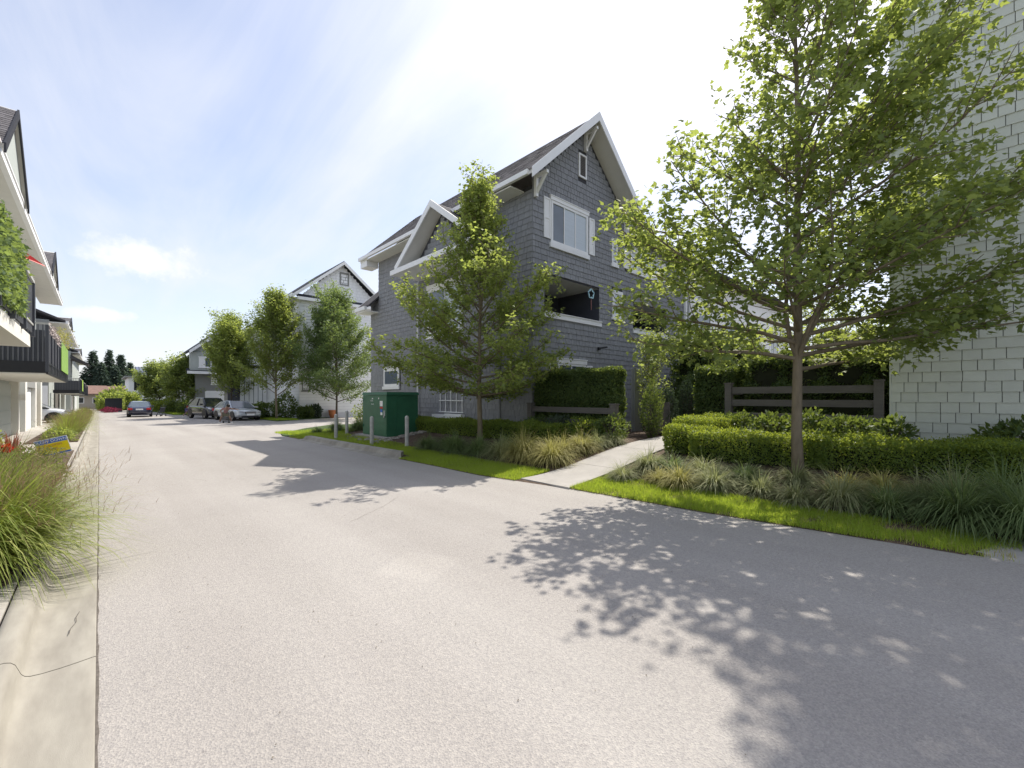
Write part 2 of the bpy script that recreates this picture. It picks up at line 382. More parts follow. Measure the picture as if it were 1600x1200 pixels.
# cross joints of the road: left gutter and kerb in poured segments
kerb = bpy.data.objects.new('kerb', None); COL.objects.link(kerb); kerb['kind'] = 'structure'
prof = [(-.012,-.02),(-.012,.003),(-.02,.006),(-.09,.0),(-.16,-.004),(-.23,-.004),(-.27,.0),(-.290,.008),(-.303,.024),(-.313,.052),(-.324,.082),(-.34,.100),(-.362,.108),(-.41,.108),(-.436,.106),(-.44,.098),(-.44,-.02)]
y = -2.6; seg = 3.05; first = True
while y < 112:
    L = seg-.007 if y < 40 else 6
    mb = MB(); rings = []
    for yy in ([y, y+L] if y > 15 else [y, y+L*.5, y+L]):
        rings.append([(px_, yy, pz+base(yy)) for px_, pz in prof])
    mb.loft(rings, close=False, cap=False)
    mb.build('kerb_segment', M['kerb_concrete'], kerb, smooth=True)
    y += seg if y < 40 else 6.007
mb = MB(); rj = random.Random(6); yy = -3.0; w0_ = .006   # dirt packed along the joint
while yy < 60:
    w1_ = rj.uniform(.003,.013); y1_ = yy+rj.uniform(.05,.16)
    mb.poly([(-.013,yy,base(yy)+.0045),(-.011+w0_,yy,base(yy)+.0045),(-.011+w1_,y1_,base(y1_)+.0045),(-.013,y1_,base(y1_)+.0045)]); w0_ = w1_; yy = y1_
# hairline cracks: gutter and asphalt
def crack(pts, wd, z):
    for (a, b) in zip(pts, pts[1:]):
        A = Vector((a[0],a[1],0)); B = Vector((b[0],b[1],0)); n_ = (B-A).normalized().cross(Vector((0,0,1)))*wd*.5
        mb.poly([(A-n_).to_tuple()[:2]+(z+base(a[1]),),(A+n_).to_tuple()[:2]+(z+base(a[1]),),(B+n_).to_tuple()[:2]+(z+base(b[1]),),(B-n_).to_tuple()[:2]+(z+base(b[1]),)])
cr = [(-.02,3.52),(-.07,3.50),(-.12,3.475),(-.18,3.46),(-.24,3.462),(-.27,3.47)]; 
crack([(-.10,4.30),(-.115,4.2),(-.11,4.12),(-.135,4.02),(-.14,3.93)], .004, .0065)
for (x_, y_, L_, a_) in ((1.4,9.5,2.6,.25),(3.6,12.5,2.0,-.5),(2.2,5.2,1.2,1.2)):
    P_ = [(x_, y_)]; 
    while L_ > 0:
        st_ = rj.uniform(.06,.16); a_ += rj.uniform(-.35,.35)*.8; a_ *= .97; P_.append((P_[-1][0]+math.sin(a_)*st_, P_[-1][1]+math.cos(a_)*st_)); L_ -= st_
    crack(P_, .0035, .0045)
struct(mb, 'joint_dirt', mat('joint_dirt', (.12,.105,.09), .95, .3, 30), kind='stuff')
# left pavement slabs
slabs = bpy.data.objects.new('pavement', None); COL.objects.link(slabs); slabs['kind'] = 'structure'
y = -3.1
while y < 112:
    L = 3.05 if y < 40 else 9
    mb = MB(); rings = []
    for yy in (y, y+L-.012): rings.append([(-.452, yy, base(yy)-.05), (-.452, yy, base(yy)+.098), (-3.4 if yy < 110 else -3, yy, base(yy)+.11), (-3.4, yy, base(yy)-.05)])
    mb.loft(rings); mb.build('pavement_slab', M['paving'], slabs); y += L
mb = MB()
mb.hexa([(-12,37.5,-.30),(-3.41,37.5,-.30),(-3.41,46.5,-.36),(-12,46.5,-.36),(-12,37.5,base(37)+.108),(-3.41,37.5,base(37)+.106),(-3.41,46.5,base(46)+.104),(-12,46.5,base(46)+.106)])
struct(mb, 'driveway', M['paving'])
# right planting bed (soil) rising from the road edge
def bed_in(x, y): return x > edge(y)+.02 and y < 19.9-max(0, 5.9-x)*.0
us = [0.0,.06,.3,.6,1,1.5,2,2.6,3.2,3.8,4.5,5.5,7,10,14,20]
mb = MB(); yl = fr(.5, 20.2, .5); yl = [ -9.0+i*.5 for i in range(0, 59)]
for yy in yl:
    for u in us:
        x = edge(yy)+u
        # round the far corner towards the lane
        mb.v.append((x, yy, H(x, yy)+(.012 if u > 0 else -.01)))
k = len(us)
for j in range(len(yl)-1):
    for i in range(k-1):
        yc = (yl[j]+yl[j+1])/2; uc = (us[i]+us[i+1])/2
        if yc < .05-.45*uc and yc < 0 and uc < 2.4: continue
        if yc > 18.6 and uc < (yc-18.6)*1.0: continue
        a = j*k+i; mb.f.append((a, a+1, a+1+k, a+k)); mb.m.append(0); mb.t.append(None)
struct(mb, 'planting_soil', M['soil'], True)
# driveway apron bottom right
mb = MB()
for (a, b) in ((0,3),(3.02,7)):
    pts = [(5.97, .06-.02), (8.6, -.35)]
    mb.hexa([(5.99,.12-a,-.05),(8.6,-a-.95,-.05),(8.6,-b-.95,-.05),(6.03+.05*b,.12-b,-.05),(5.99,.12-a,.006),(8.6,-a-.95,.16),(8.6,-b-.95,.16),(6.03+.05*b,.12-b,.006)])
struct(mb, 'driveway_apron', M['path'])
# concrete path to the courtyard, built of slabs
path = bpy.data.objects.new('footpath', None); COL.objects.link(path); path['kind'] = 'structure'
x = 5.56
while x < 15:
    x1 = x+1.5; rings = []
    n = 5
    for k_ in range(n+1):
        xx = x+(x1-.012-x)*k_/n; zt = H(xx, 5.2)+.03
        yl_, yr_ = 5.66, 4.66+(.0 if xx > 6 else 0)
        if xx < 6.1: yr_ -= (6.1-xx)*.12; yl_ += (6.1-xx)*.12
        rings.append([(xx, yr_, zt-.2), (xx, yl_, zt-.2), (xx, yl_, zt), (xx, yr_, zt)])
    mb = MB(); mb.loft(rings); mb.build('path_slab', M['path'], path); x = x1
# far lawn and beds beyond the lane
def patch(name, pts, z, m, label=None):
    mb = MB(); cx = sum(p[0] for p in pts)/len(pts); cy = sum(p[1] for p in pts)/len(pts)
    rings = [[(px_, py_, base(py_)-.03) for px_, py_ in pts], [(px_, py_, base(py_)+z) for px_, py_ in pts]]
    mb.loft(rings, cap=True); return struct(mb, name, m)
patch('bed', [(9.0,33.4),(11,34.9),(14.8,37.6),(11.5,37.6),(11.5,52),(9.3,52),(9.0,36)], .05, M['turf'])
patch('bed', [(5.6,57),(9,55),(11,60),(11,110),(5.2,110)], .05, M['turf'])
patch('bed', [(5.7,20.6),(5.42,19.4),(5.6,18.4),(12,18.4),(12,25.5),(9.6,25.6),(7.6,23.5)], .035, M['turf'])
# concrete kerb island lip in front of the bollards
kb = [(5.22,10.0),(5.30,17.2),(5.62,17.4),(5.80,16.8),(5.72,10.9)]
mb = MB()
zt = base(13)
def kp(x, y, z): return (x, y, base(y)+z)
# outer gutter lip, sloped face, top
outer = [(5.25,9.6),(5.18,10.3),(5.24,14),(5.36,17.4)]; foot = [(5.40,9.75),(5.40,10.45),(5.43,14),(5.50,17.2)]
face = [(5.50,9.95),(5.47,10.55),(5.49,14),(5.56,17.1)]; top = [(5.66,10.1),(5.64,10.6),(5.66,14),(5.73,17.0)]
rings = []
for a, b, c, d in zip(outer, foot, face, top):
    rings.append([kp(a[0],a[1],-.04), kp(a[0],a[1],.006), kp(b[0],b[1],.018), kp(c[0],c[1],.125), kp(d[0],d[1],.14), kp(d[0],d[1],-.04)])
mb.loft(rings); ki = struct(mb, 'kerb', M['concrete'])

# ------------------------------------------------------------------ foliage tools (vectorised)
T_LEAF = np.array([(0,.42,0),(0,0,0),(.24,.10,-.03),(.46,.40,-.07),(.22,.50,-.02),(0,1,-.10),(-.22,.50,-.02),(-.46,.40,-.07),(-.24,.10,-.03)])
F_LEAF = [(0,1,2),(0,2,3),(0,3,4),(0,4,5),(0,5,6),(0,6,7),(0,7,8),(0,8,1)]
T_OVAL = np.array([(0,0,0),(.26,.45,-.04),(0,1,-.06),(-.26,.45,-.04)]); F_OVAL = [(0,1,2),(0,2,3)]
T_FIVE = np.array([(0,0,0),(.42,.30,-.06),(.20,.52,0),(0,1,-.08),(-.20,.52,0),(-.42,.30,-.06)]); F_FIVE = [(0,1,2),(0,2,3),(0,3,4),(0,4,5)]
def norm(a): return a/np.maximum(np.linalg.norm(a, axis=-1, keepdims=True), 1e-9)
def leaves_mesh(name, P, D, Nn, S, T, Fc, tint=None):
    n = len(P); k = len(T)
    D = norm(D); X = norm(np.cross(D, Nn)); Z = np.cross(X, D)
    V = P[:,None,:] + S[:,None,None]*(T[None,:,0,None]*X[:,None,:] + T[None,:,1,None]*D[:,None,:] + T[None,:,2,None]*Z[:,None,:])
    F = (np.array(Fc)[None,:,:] + (np.arange(n)*k)[:,None,None]).reshape(-1)
    nf = n*len(Fc)
    me = bpy.data.meshes.new(name)
    me.vertices.add(n*k); me.vertices.foreach_set('co', V.reshape(-1).astype(np.float32))
    me.loops.add(len(F)); me.loops.foreach_set('vertex_index', F.astype(np.int32))
    me.polygons.add(nf); me.polygons.foreach_set('loop_start', np.arange(0, nf*3, 3, dtype=np.int32))
    if tint is None: tint = rng.random(n)
    at = me.attributes.new('tint', 'FLOAT', 'FACE'); at.data.foreach_set('value', np.repeat(tint, len(Fc)).astype(np.float32))
    me.update(calc_edges=True); return me
def rand_unit(n):
    v = rng.normal(size=(n,3)); return norm(v)
def blades_mesh(name, P, dirs, L, W, bend, seg=4, tint=None):
    """grass blades: start P, unit dirs, length L, width W, droop bend"""
    n = len(P); side = norm(np.cross(dirs, np.array([0,0,1.0]))+1e-6)
    tt = np.linspace(0, 1, seg+1)
    pts = []; cur = P.copy(); d = dirs.copy(); st = (L/seg)[:,None]
    rows = [cur.copy()]
    for i in range(seg):
        cur = cur + d*st; rows.append(cur.copy()); d = norm(d + np.array([0,0,-1.0])*bend[:,None]*(.5+i*.5))
    V = []
    for i, c in enumerate(rows):
        wv = (W*(1-.15*0)*(1-(tt[i])**2*.92))[:,None]*.5
        V += [c-side*wv, c+side*wv]
    V = np.stack(V, 1); k = 2*(seg+1)
    fc = [(2*i, 2*i+1, 2*i+3, 2*i+2) for i in range(seg)]
    F = (np.array(fc)[None] + (np.arange(n)*k)[:,None,None]).reshape(-1); nf = n*seg
    me = bpy.data.meshes.new(name)
    me.vertices.add(n*k); me.vertices.foreach_set('co', V.reshape(-1).astype(np.float32))
    me.loops.add(len(F)); me.loops.foreach_set('vertex_index', F.astype(np.int32))
    me.polygons.add(nf); me.polygons.foreach_set('loop_start', np.arange(0, nf*4, 4, dtype=np.int32))
    if tint is None: tint = rng.random(n)
    at = me.attributes.new('tint', 'FLOAT', 'FACE'); at.data.foreach_set('value', np.repeat(tint, seg).astype(np.float32))
    me.update(calc_edges=True); return me

# ------------------------------------------------------------------ wall planes
class Pl:
    def __init__(s, ax, c): s.ax = ax; s.c = c
    def p(s, u, v, w=0):
        if s.ax == 'Y': return (u, s.c-w, v)
        if s.ax == 'X': return (s.c-w, u, v)
        if s.ax == 'Xp': return (s.c+w, u, v)
        if s.ax == 'Yp': return (u, s.c+w, v)
def pbox(mb, pl, u0,u1,v0,v1,w0,w1, mi=0, tint=None):
    mb.hexa([pl.p(u0,v0,w0),pl.p(u1,v0,w0),pl.p(u1,v0,w1),pl.p(u0,v0,w1),pl.p(u0,v1,w0),pl.p(u1,v1,w0),pl.p(u1,v1,w1),pl.p(u0,v1,w1)], mi, tint)
CAMP = Vector((0,0,1.5))
def shingles(parent, pl, rng_u, v0, v1, ex, openings, m, budget, seed=1, widths=(.13,.16,.20,.24,.28), clipf=None, near_only=None):
    """courses of shingles on a wall plane; returns list of (distance, u0,u1,v0,v1,std)"""
    rd = random.Random(seed); L = []
    nrow = int(math.ceil((v1-v0)/ex)); row = 0
    for r_ in range(nrow):
        a = v0+r_*ex; b = min(a+ex, v1); mid = (a+b)/2
        ua, ub = (clipf(b+.03) if clipf else rng_u)
        if ub-ua < .05: continue
        u = ua-rd.random()*.2
        while u < ub:
            wd = rd.choice(widths); u0, u1 = u+.002, u+wd-.009
            iv = [(max(u0, ua), min(u1, ub))]
            for (o0,o1,p0,p1) in openings:
                if b > p0+.02 and a < p1-.02:
                    nv = []
                    for (i0,i1) in iv:
                        if i1 <= o0 or i0 >= o1: nv.append((i0,i1)); continue
                        if i0 < o0: nv.append((i0,o0))
                        if i1 > o1: nv.append((o1,i1))
                    iv = nv
            for (i0,i1) in iv:
                if i1-i0 > .02:
                    std = abs((i1-i0)-(wd-.011)) < 1e-4 and b-a > ex-1e-4
                    c = Vector(pl.p((i0+i1)/2, mid)); L.append(((c-CAMP).length, i0, i1, a, b, wd if std else None, rd.random()))
            u += wd
    return [(parent, pl, ex, m)+t for t in L]
def emit_shingles(L, budget=300):
    """L: combined list for one thing. nearest whole ones become parts, the rest one joined part"""
    L.sort(key=lambda t: t[4]); cache = {}; rest = {}; n = 0
    for (parent, pl, ex, m, dist, i0, i1, a, b, std, tn) in L:
        if std and n < budget:
            key = (pl.ax, std, ex)
            if key not in cache:
                mb = MB(); q = Pl(pl.ax, 0); wd = std-.011; _shingle(mb, q, 0, wd, 0, ex)
                cache[key] = mb.mesh('shingle'); cache[key].materials.append(m)
            o = bpy.data.objects.new('shingle', cache[key]); COL.objects.link(o); o.parent = parent
            o.location = Vector(pl.p(i0, a, rnd_w(tn))) - root_loc(parent); n += 1
        else:
            rest.setdefault((parent.name, m.name), [parent, m, MB()])[2]
            _shingle(rest[(parent.name, m.name)][2], pl, i0, i1, a, b, rnd_w(tn), tn)
    for parent, m, mb in rest.values():
        o = mb.build('shingle', m, parent); o['kind'] = 'stuff'
def rnd_w(t): return t*.003
def _shingle(mb, pl, u0, u1, a, b, w=0, tn=None):
    t = b+.006
    mb.hexa([pl.p(u0,a,w),pl.p(u1,a,w),pl.p(u1,a,w+.020),pl.p(u0,a,w+.020),pl.p(u0,t,w),pl.p(u1,t,w),pl.p(u1,t,w+.004),pl.p(u0,t,w+.004)], 0, tn)

def window(parent, pl, u0,u1,v0,v1, mull=(), hor=(), glass=None, fr_=.06, head=.10, sill=.11, w=.045, m=None, lab=None, lites=None):
    """window part: frame mesh, with pane(s), sill and head sub-parts"""
    m = m or M['white']; mb = MB()
    pbox(mb, pl, u0,u0+fr_,v0,v1,0,w); pbox(mb, pl, u1-fr_,u1,v0,v1,0,w)
    pbox(mb, pl, u0+fr_,u1-fr_,v1-fr_,v1,0,w); pbox(mb, pl, u0+fr_,u1-fr_,v0,v0+fr_,0,w)
    for t in mull: pbox(mb, pl, t-.018,t+.018,v0+fr_,v1-fr_,.0,w-.008)
    for t in hor: pbox(mb, pl, u0+fr_,u1-fr_,t-.015,t+.015,.0,w-.012)
    o = mb.build('window', m, parent, label=lab)
    e = sorted([u0+fr_]+list(mull)+[u1-fr_])
    for i in range(len(e)-1):
        g = glass[i] if isinstance(glass, (list, tuple)) else (glass or M['glass'])
        p = MB(); pbox(p, pl, e[i],e[i+1],v0+fr_*.5,v1-fr_*.5,.004,.016); q = p.build('pane', g, o)
        q.location = (0,0,0); rebase(q, p, o)
    if sill:
        p = MB(); pbox(p, pl, u0-.06,u1+.06,v0-sill,v0-.002,0,w+.03); rebase(p.build('sill', m, o), p, o)
    if head:
        p = MB(); pbox(p, pl, u0-.04,u1+.04,v1+.002,v1+head,0,w+.018); pbox(p, pl, u0-.06,u1+.06,v1+head,v1+head+.025,0,w+.035); rebase(p.build('head_trim', m, o), p, o)
    return o
def rebase(*a): pass
def shutter(parent, pl, u0,u1,v0,v1, w=.04):
    mb = MB(); mid = (v0+v1)/2; f = .05
    pbox(mb, pl, u0,u0+f,v0,v1,.012,w); pbox(mb, pl, u1-f,u1,v0,v1,.012,w)
    for a,b in ((v0,v0+f),(mid-f/2,mid+f/2),(v1-f,v1)): pbox(mb, pl, u0+f,u1-f,a,b,.012,w)
    pbox(mb, pl, u0+f,u1-f,v0+f,mid-f/2,.01,w-.018); pbox(mb, pl, u0+f,u1-f,mid+f/2,v1-f,.01,w-.018)
    mb.build('shutter', M['white'], parent)
def roof_plane(parent, A, B, up, length_up, nm='roof_shingle', ex=.16, tab=.33, m=None, flip=False, thick=.012):
    """tabs from eave line A->B climbing along unit vector up"""
    A = Vector(A); B = Vector(B); e = (B-A); L = e.length; e.normalize(); up = Vector(up).normalized(); n = e.cross(up).normalized()
    if n.z < 0: n = -n
    mb = MB(); rows = int(length_up/ex); rd = random.Random(3)
    for r_ in range(rows):
        s0 = r_*ex; s1 = min(s0+ex+.01, length_up); u = -(r_ % 2)*tab*.5-rd.random()*.05
        while u < L:
            u0 = max(0, u); u1 = min(L, u+tab-.008); u += tab
            if u1-u0 < .03: continue
            th = thick*(.8+.5*rd.random())
            P = [A+e*u0+up*s0, A+e*u1+up*s0, A+e*u1+up*s1, A+e*u0+up*s1]
            Q = [P[0]+n*th, P[1]+n*th, P[2]+n*.003, P[3]+n*.003]
            k = len(mb.v); mb.v += [tuple(q) for q in P+Q]; tn = rd.random()
            for f in ((4,5,6,7),(0,1,5,4),(1,2,6,5),(3,0,4,7)): mb.f.append(tuple(k+i for i in f)); mb.m.append(0); mb.t.append(tn)
    o = mb.build(nm, m or M['roof'], parent); o['kind'] = 'stuff'; return o

# ------------------------------------------------------------------ dark grey townhouse
DX, DY, DR, DL = 9.53, 9.3, 14.6, 19.3
house = thing('townhouse', 'dark grey shingled three-storey townhouse with white-trimmed front gable in centre', 'house', (DX, DY, .35))
gy = Pl('Y', DY); sx = Pl('X', DX); bx_ = Pl('X', 9.49)
ridge_x, ridge_z, eave_z = 12.065, 10.72, 7.85
def rake(u):  # wall height under the roof at x
    return ridge_z-.12-abs(u-ridge_x)*(ridge_z-eave_z)/(ridge_x-8.95)
BAL = (10.05,12.9,4.13,5.3)
ops_g = [BAL,(10.43,12.15,6.42,7.62),(11.72,12.16,8.88,9.70),(13.66,14.36,4.36,5.42),(10.65,12.10,1.5,2.62),(15.1,17.7,4.13,5.15),(14.5,17.3,6.3,7.2)]
# backing shell
mb = MB()
def wallpoly(mb, pl, pts, w=-.004): mb.poly([pl.p(u,v,w) for u,v in pts])
# front wall pieces round the balcony recess
g0 = .42
wallpoly(mb, gy, [(DX,g0),(DR,g0),(DR,4.13),(DX,4.13)])
wallpoly(mb, gy, [(DX,4.13),(10.05,4.13),(10.05,5.3),(DX,5.3)])
wallpoly(mb, gy, [(12.9,4.13),(DR,4.13),(DR,5.3),(12.9,5.3)])
wallpoly(mb, gy, [(DX,5.3),(DR,5.3),(DR,rake(DR)),(ridge_x,rake(ridge_x)),(DX,rake(DX))])
wallpoly(mb, gy, [(DR,g0),(DL,g0),(DL,4.13),(DR,4.13)]); wallpoly(mb, gy, [(DR,4.13),(15.1,4.13),(15.1,5.15),(DR,5.15)])
wallpoly(mb, gy, [(17.7,4.13),(DL,4.13),(DL,5.15),(17.7,5.15)]); wallpoly(mb, gy, [(DR,5.15),(DL,5.15),(DL,7.6),(DR,7.6)])
wallpoly(mb, sx, [(DY,g0),(19.3,g0),(19.3,7.9),(DY,7.9)])
mb.poly([(DX,19.3,g0),(DR,19.3,g0),(DR,19.3,7.9),(ridge_x,19.3,10.6),(DX,19.3,7.9)])
mb.poly([(DR,DY,7.5),(DR,19.3,7.5),(DR,19.3,7.9),(DR,DY,7.9)]); mb.poly([(DL,DY,g0),(DL,15,g0),(DL,15,7.6),(DL,DY,7.6)])
mb.poly([(DR,19.3,g0),(DR,15,g0),(DR,15,7.9),(DR,19.3,7.9)])
# bay shell
mb.box(9.494,DX-.002,10.75,15.6,g0,6.2); mb.box(8.76,DX-.02,11.2,14.7,6.34,6.5)
# far wing
mb.box(9.56,13.5,19.31,20.15,.2,6.1)
wb = mb.build('wall', M['dark_back'], house)
for ya_, yb_ in ((10.715,10.79),(15.565,15.63)): mb = MB(); mb.box(9.462,9.553,ya_,yb_,g0+.12,6.17); mb.build('corner_board', M['dark_shingle'], house)
mb = MB(); mb.box(DX-.03,DR,DY-.03,19.33,.1,g0+.12); mb.box(DR+.002,DL+.02,DY-.028,15,.1,g0+.12); mb.box(9.46,DX-.035,10.72,15.63,.1,g0+.118)
mb.build('foundation', M['concrete'], house)
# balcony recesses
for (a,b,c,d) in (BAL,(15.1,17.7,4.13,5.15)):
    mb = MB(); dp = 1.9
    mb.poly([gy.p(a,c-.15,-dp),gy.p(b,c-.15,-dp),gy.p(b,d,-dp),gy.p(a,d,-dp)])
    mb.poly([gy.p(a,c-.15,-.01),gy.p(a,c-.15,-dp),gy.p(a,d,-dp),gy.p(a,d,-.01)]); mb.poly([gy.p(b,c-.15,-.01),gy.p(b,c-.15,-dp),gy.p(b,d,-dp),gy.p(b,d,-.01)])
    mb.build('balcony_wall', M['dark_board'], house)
    mb = MB(); mb.poly([gy.p(a,d-.004,-.01),gy.p(b,d-.004,-.01),gy.p(b,d-.004,-dp),gy.p(a,d-.004,-dp)]); mb.build('balcony_ceiling', M['cream'], house)
    mb = MB(); mb.poly([gy.p(a,c-.15,-.01),gy.p(b,c-.15,-.01),gy.p(b,c-.15,-dp),gy.p(a,c-.15,-dp)]); mb.build('balcony_floor', M['concrete'], house)
    mb = MB(); pbox(mb, gy, a-.02,b+.10,c-.155,c,-.12,.05); pbox(mb, gy, a-.04,b+.12,c,c+.025,-.14,.075); mb.build('balcony_sill', M['white'], house)
mb = MB(); pbox(mb, Pl('Xp',10.05), 10.3,10.95,4.0,5.1,.01,.05); d_ = mb.build('balcony_door', M['tan'], house)
mb = MB(); pbox(mb, Pl('Xp',10.05), 10.42,10.62,4.45,5.0,.052,.06); pbox(mb, Pl('Xp',10.05), 10.68,10.85,4.45,5.0,.052,.06); mb.build('pane', M['glass_dark'], d_)
# shingles
L = []
def clip_g(v): 
    if v < 7.7: return (DX, DR)
    k_ = (ridge_z-.14-v)/((ridge_z-eave_z)/(ridge_x-8.95)); return (max(DX, ridge_x-k_), min(DR, ridge_x+k_))
L += shingles(house, gy, (DX,DR), g0+.13, 10.5, .178, ops_g, M['dark_shingle'], 300, 1, clipf=clip_g)
L += shingles(house, gy, (DR+.0,DL), g0+.13, 7.55, .178, ops_g, M['dark_shingle'], 300, 2)
bayhole = (10.80,15.57,0,6.2)
L += shingles(house, sx, (DY,19.3), g0+.13, 7.76, .178, [bayhole,(11.1,14.8,6.2,7.9),(17.2,18.84,1.85,2.85)], M['dark_shingle'], 300, 3)
L += shingles(house, bx_, (10.75,15.6), g0+.13, 6.18, .178, [(12.7,15.0,3.9,5.75)], M['dark_shingle'], 300, 4)
L += shingles(house, Pl('X',9.56), (19.33,20.15), g0+.13, 6.0, .178, [], M['dark_shingle'], 300, 5)
bay_apex = 8.1
def clip_b(v): k_ = (bay_apex-.2-v)/(2.0/2.3); return (12.92-k_, 12.92+k_)
L += shingles(house, Pl('X',8.76), (11,15), 6.34, 7.8, .178, [], M['dark_shingle'], 300, 7, clipf=clip_b)
emit_shingles(L)
mb = MB(); mb.poly([(8.764,11.0,6.34),(8.764,14.84,6.34),(8.764,12.92,7.98)]); mb.build('bay_gable_wall', M['dark_back'], house)
# main roof
RY0, RY1, E0, E1 = 8.70, 20.02, 8.95, 15.18
up_s = Vector((ridge_x-E0, 0, ridge_z-eave_z)); ls = up_s.length
mb = MB(); th = .10
for (ex_, sg) in ((E0, 1), (E1, -1)):
    mb.hexa([(ex_,RY0,eave_z),(ex_,RY1,eave_z),(ridge_x,RY1,ridge_z),(ridge_x,RY0,ridge_z),(ex_,RY0,eave_z+th),(ex_,RY1,eave_z+th),(ridge_x,RY1,ridge_z+th),(ridge_x,RY0,ridge_z+th)])
rf = mb.build('roof', M['cream'], house)
roof_plane(house, (E0-.02,RY0,eave_z+th+.004), (E0-.02,RY1,eave_z+th+.004), up_s, ls+.03)
up_r = Vector((ridge_x-E1, 0, ridge_z-eave_z)); roof_plane(house, (E1+.02,RY0,eave_z+th+.004), (E1+.02,RY1,eave_z+th+.004), up_r, up_r.length+.03)
mb = MB()
for (ex_, s_) in ((E0, -1), (E1, 1)):   # barge boards
    for yy in (RY0-.035,):
        a = (ex_+s_*.05, yy, eave_z-.16); b = (ridge_x, yy, ridge_z-.10)
        k_ = Vector((0,0,.30))
        A = Vector(a); B = Vector(b)
        mb.hexa([A, A+Vector((0,.033,0)), B+Vector((0,.033,0)), B, A+k_, A+k_+Vector((0,.033,0)), B+k_+Vector((0,.033,0)), B+k_])
mb.build('barge_board', M['white'], house)
for (ex_, s_) in ((E0,-1),(E1,1)):
    mb = MB(); x0 = ex_+s_*.10; x1 = ex_+s_*.0
    mb.box(min(x0,x1),max(x0,x1),RY0+.15,RY1,eave_z-.02,eave_z+.10); mb.box(min(x0,x1)+(.0),max(x0,x1),RY0+.15,RY1,eave_z+.10,eave_z+.118)
    mb.build('gutter', M['white'], house)
mb = MB(); mb.box(E0+.003,DX-.004,DY+.35,RY1,7.76,7.80); mb.box(DR+.004,E1-.003,DY+.0,RY1,7.76,7.80); mb.build('soffit', M['cream'], house)
mb = MB(); mb.box(8.97,DX-.002,19.35,RY1-.01,7.50,7.86); mb.build('soffit_return', M['white'], house)
mb = MB()
def bracket(mb, x, z, run, drop):
    y1 = DY-.025; y0 = RY0+.05
    mb.box(x-.05,x+.05,y1-.10,y1,z-drop,z+.02); mb.box(x-.045,x+.045,y0,y1-.10,z-.06,z+.03)
    mb.bar((x,y1-.05,z-drop+.10),(x,y0+.06,z-.02),.07,.09)
for (x_, z_) in ((9.62,8.15),(ridge_x,ridge_z-.28),(14.5,8.15)):
    mb = MB(); bracket(mb, x_, z_, .5, .62); mb.build('gable_bracket', M['white'], house)
# right-hand section roof
mb = MB(); mb.hexa([(DR+.7,8.85,7.62),(DL+.5,8.85,7.62),(DL+.5,12,8.5),(DR-.3,12,8.5),(DR+.7,8.85,7.74),(DL+.5,8.85,7.74),(DL+.5,12,8.62),(DR-.3,12,8.62)])
mb.hexa([(DR-.3,12,8.5),(DL+.5,12,8.5),(DL+.5,15.2,7.6),(DR+.3,15.2,7.6),(DR-.3,12,8.62),(DL+.5,12,8.62),(DL+.5,15.2,7.72),(DR+.3,15.2,7.72)])
mb.build('rear_roof', M['roof'], house)
mb = MB(); mb.box(DR+.62,DL+.52,8.75,8.85,7.58,7.74); mb.build('rear_gutter', M['white'], house)
# bay gable
mb = MB(); by, bz = 12.92, 8.1; fz = 6.34; h0, h1 = 10.55, 15.3
sl_ = (bz-fz)/(by-h0)
for (yy) in (h0, h1):
    mb.hexa([(8.3,yy,fz),(9.6,yy,fz),(9.6,by,bz),(8.3,by,bz),(8.3,yy,fz+.08),(9.6,yy,fz+.08),(9.6,by,bz+.08),(8.3,by,bz+.08)])
mb.build('bay_roof', M['cream'], house)
for yy in (h0, h1):
    v = Vector((0, by-yy, bz-fz)); roof_plane(house, (8.28,yy,fz+.086), (9.55,yy,fz+.086), v, v.length, nm='bay_roof_shingle')
mb = MB()
for yy in (h0-.12, h1+.12):
    A = Vector((8.25,yy,fz-.10)); B = Vector((8.25,by,bz-.10)); k_ = Vector((0,0,.24)); t_ = Vector((.045,0,0))
    mb.hexa([A, A+t_, B+t_, B, A+k_, A+k_+t_, B+k_+t_, B+k_])
mb.build('bay_barge_board', M['white'], house)
mb = MB(); mb.box(8.22,9.485,10.3,15.62,6.17,6.30); mb.box(8.17,8.218,10.3,15.62,6.15,6.33); mb.build('bay_fascia', M['white'], house)
# windows on the gable face
W = M['white']
window(house, gy, 10.34,12.22,6.34,7.68, mull=(10.98,11.55), glass=[M['glass'],M['blind'],M['blind']], fr_=.085, head=.12, sill=.15)
shutter(house, gy, 10.02,10.32,6.44,7.70); shutter(house, gy, 12.30,12.60,6.40,7.66)
mb = MB(); 
for k_ in range(12): pbox(mb, gy, 11.80,12.08,8.96+k_*.055,8.985+k_*.055,.01,.03)
wv = window(house, gy, 11.73,12.15,8.89,9.69, glass=M['charcoal'], fr_=.06, head=0, sill=0); mb.build('louvre', M['charcoal'], wv)
window(house, gy, 13.69,14.36,4.42,5.41, glass=M['blind'], fr_=.12, head=0, sill=.10)
window(house, gy, 10.66,12.10,1.55,2.58, mull=(11.35,), hor=(2.2,), fr_=.07, head=.14, sill=.1)
shutter(house, gy, 10.26,10.60,1.55,2.56); shutter(house, gy, 12.16,12.48,1.55,2.56)
window(house, gy, 14.9,17.15,6.36,7.15, mull=(15.6,16.4), glass=M['blind'], fr_=.09); shutter(house, gy, 14.45,14.8,6.36,7.15); shutter(house, gy, 17.25,17.6,6.36,7.15)
window(house, gy, 13.66,14.0,6.36,7.15, glass=M['blind'], fr_=.07)
# street windows
window(house, sx, 17.35,18.75,1.97,2.74, glass=M['glass'], fr_=.10, head=.12, sill=.14)
window(house, bx_, 12.70,15.0,3.9,5.68, mull=(13.8,), glass=[M['blind'],M['glass']], fr_=.12, sill=.14, head=.14)
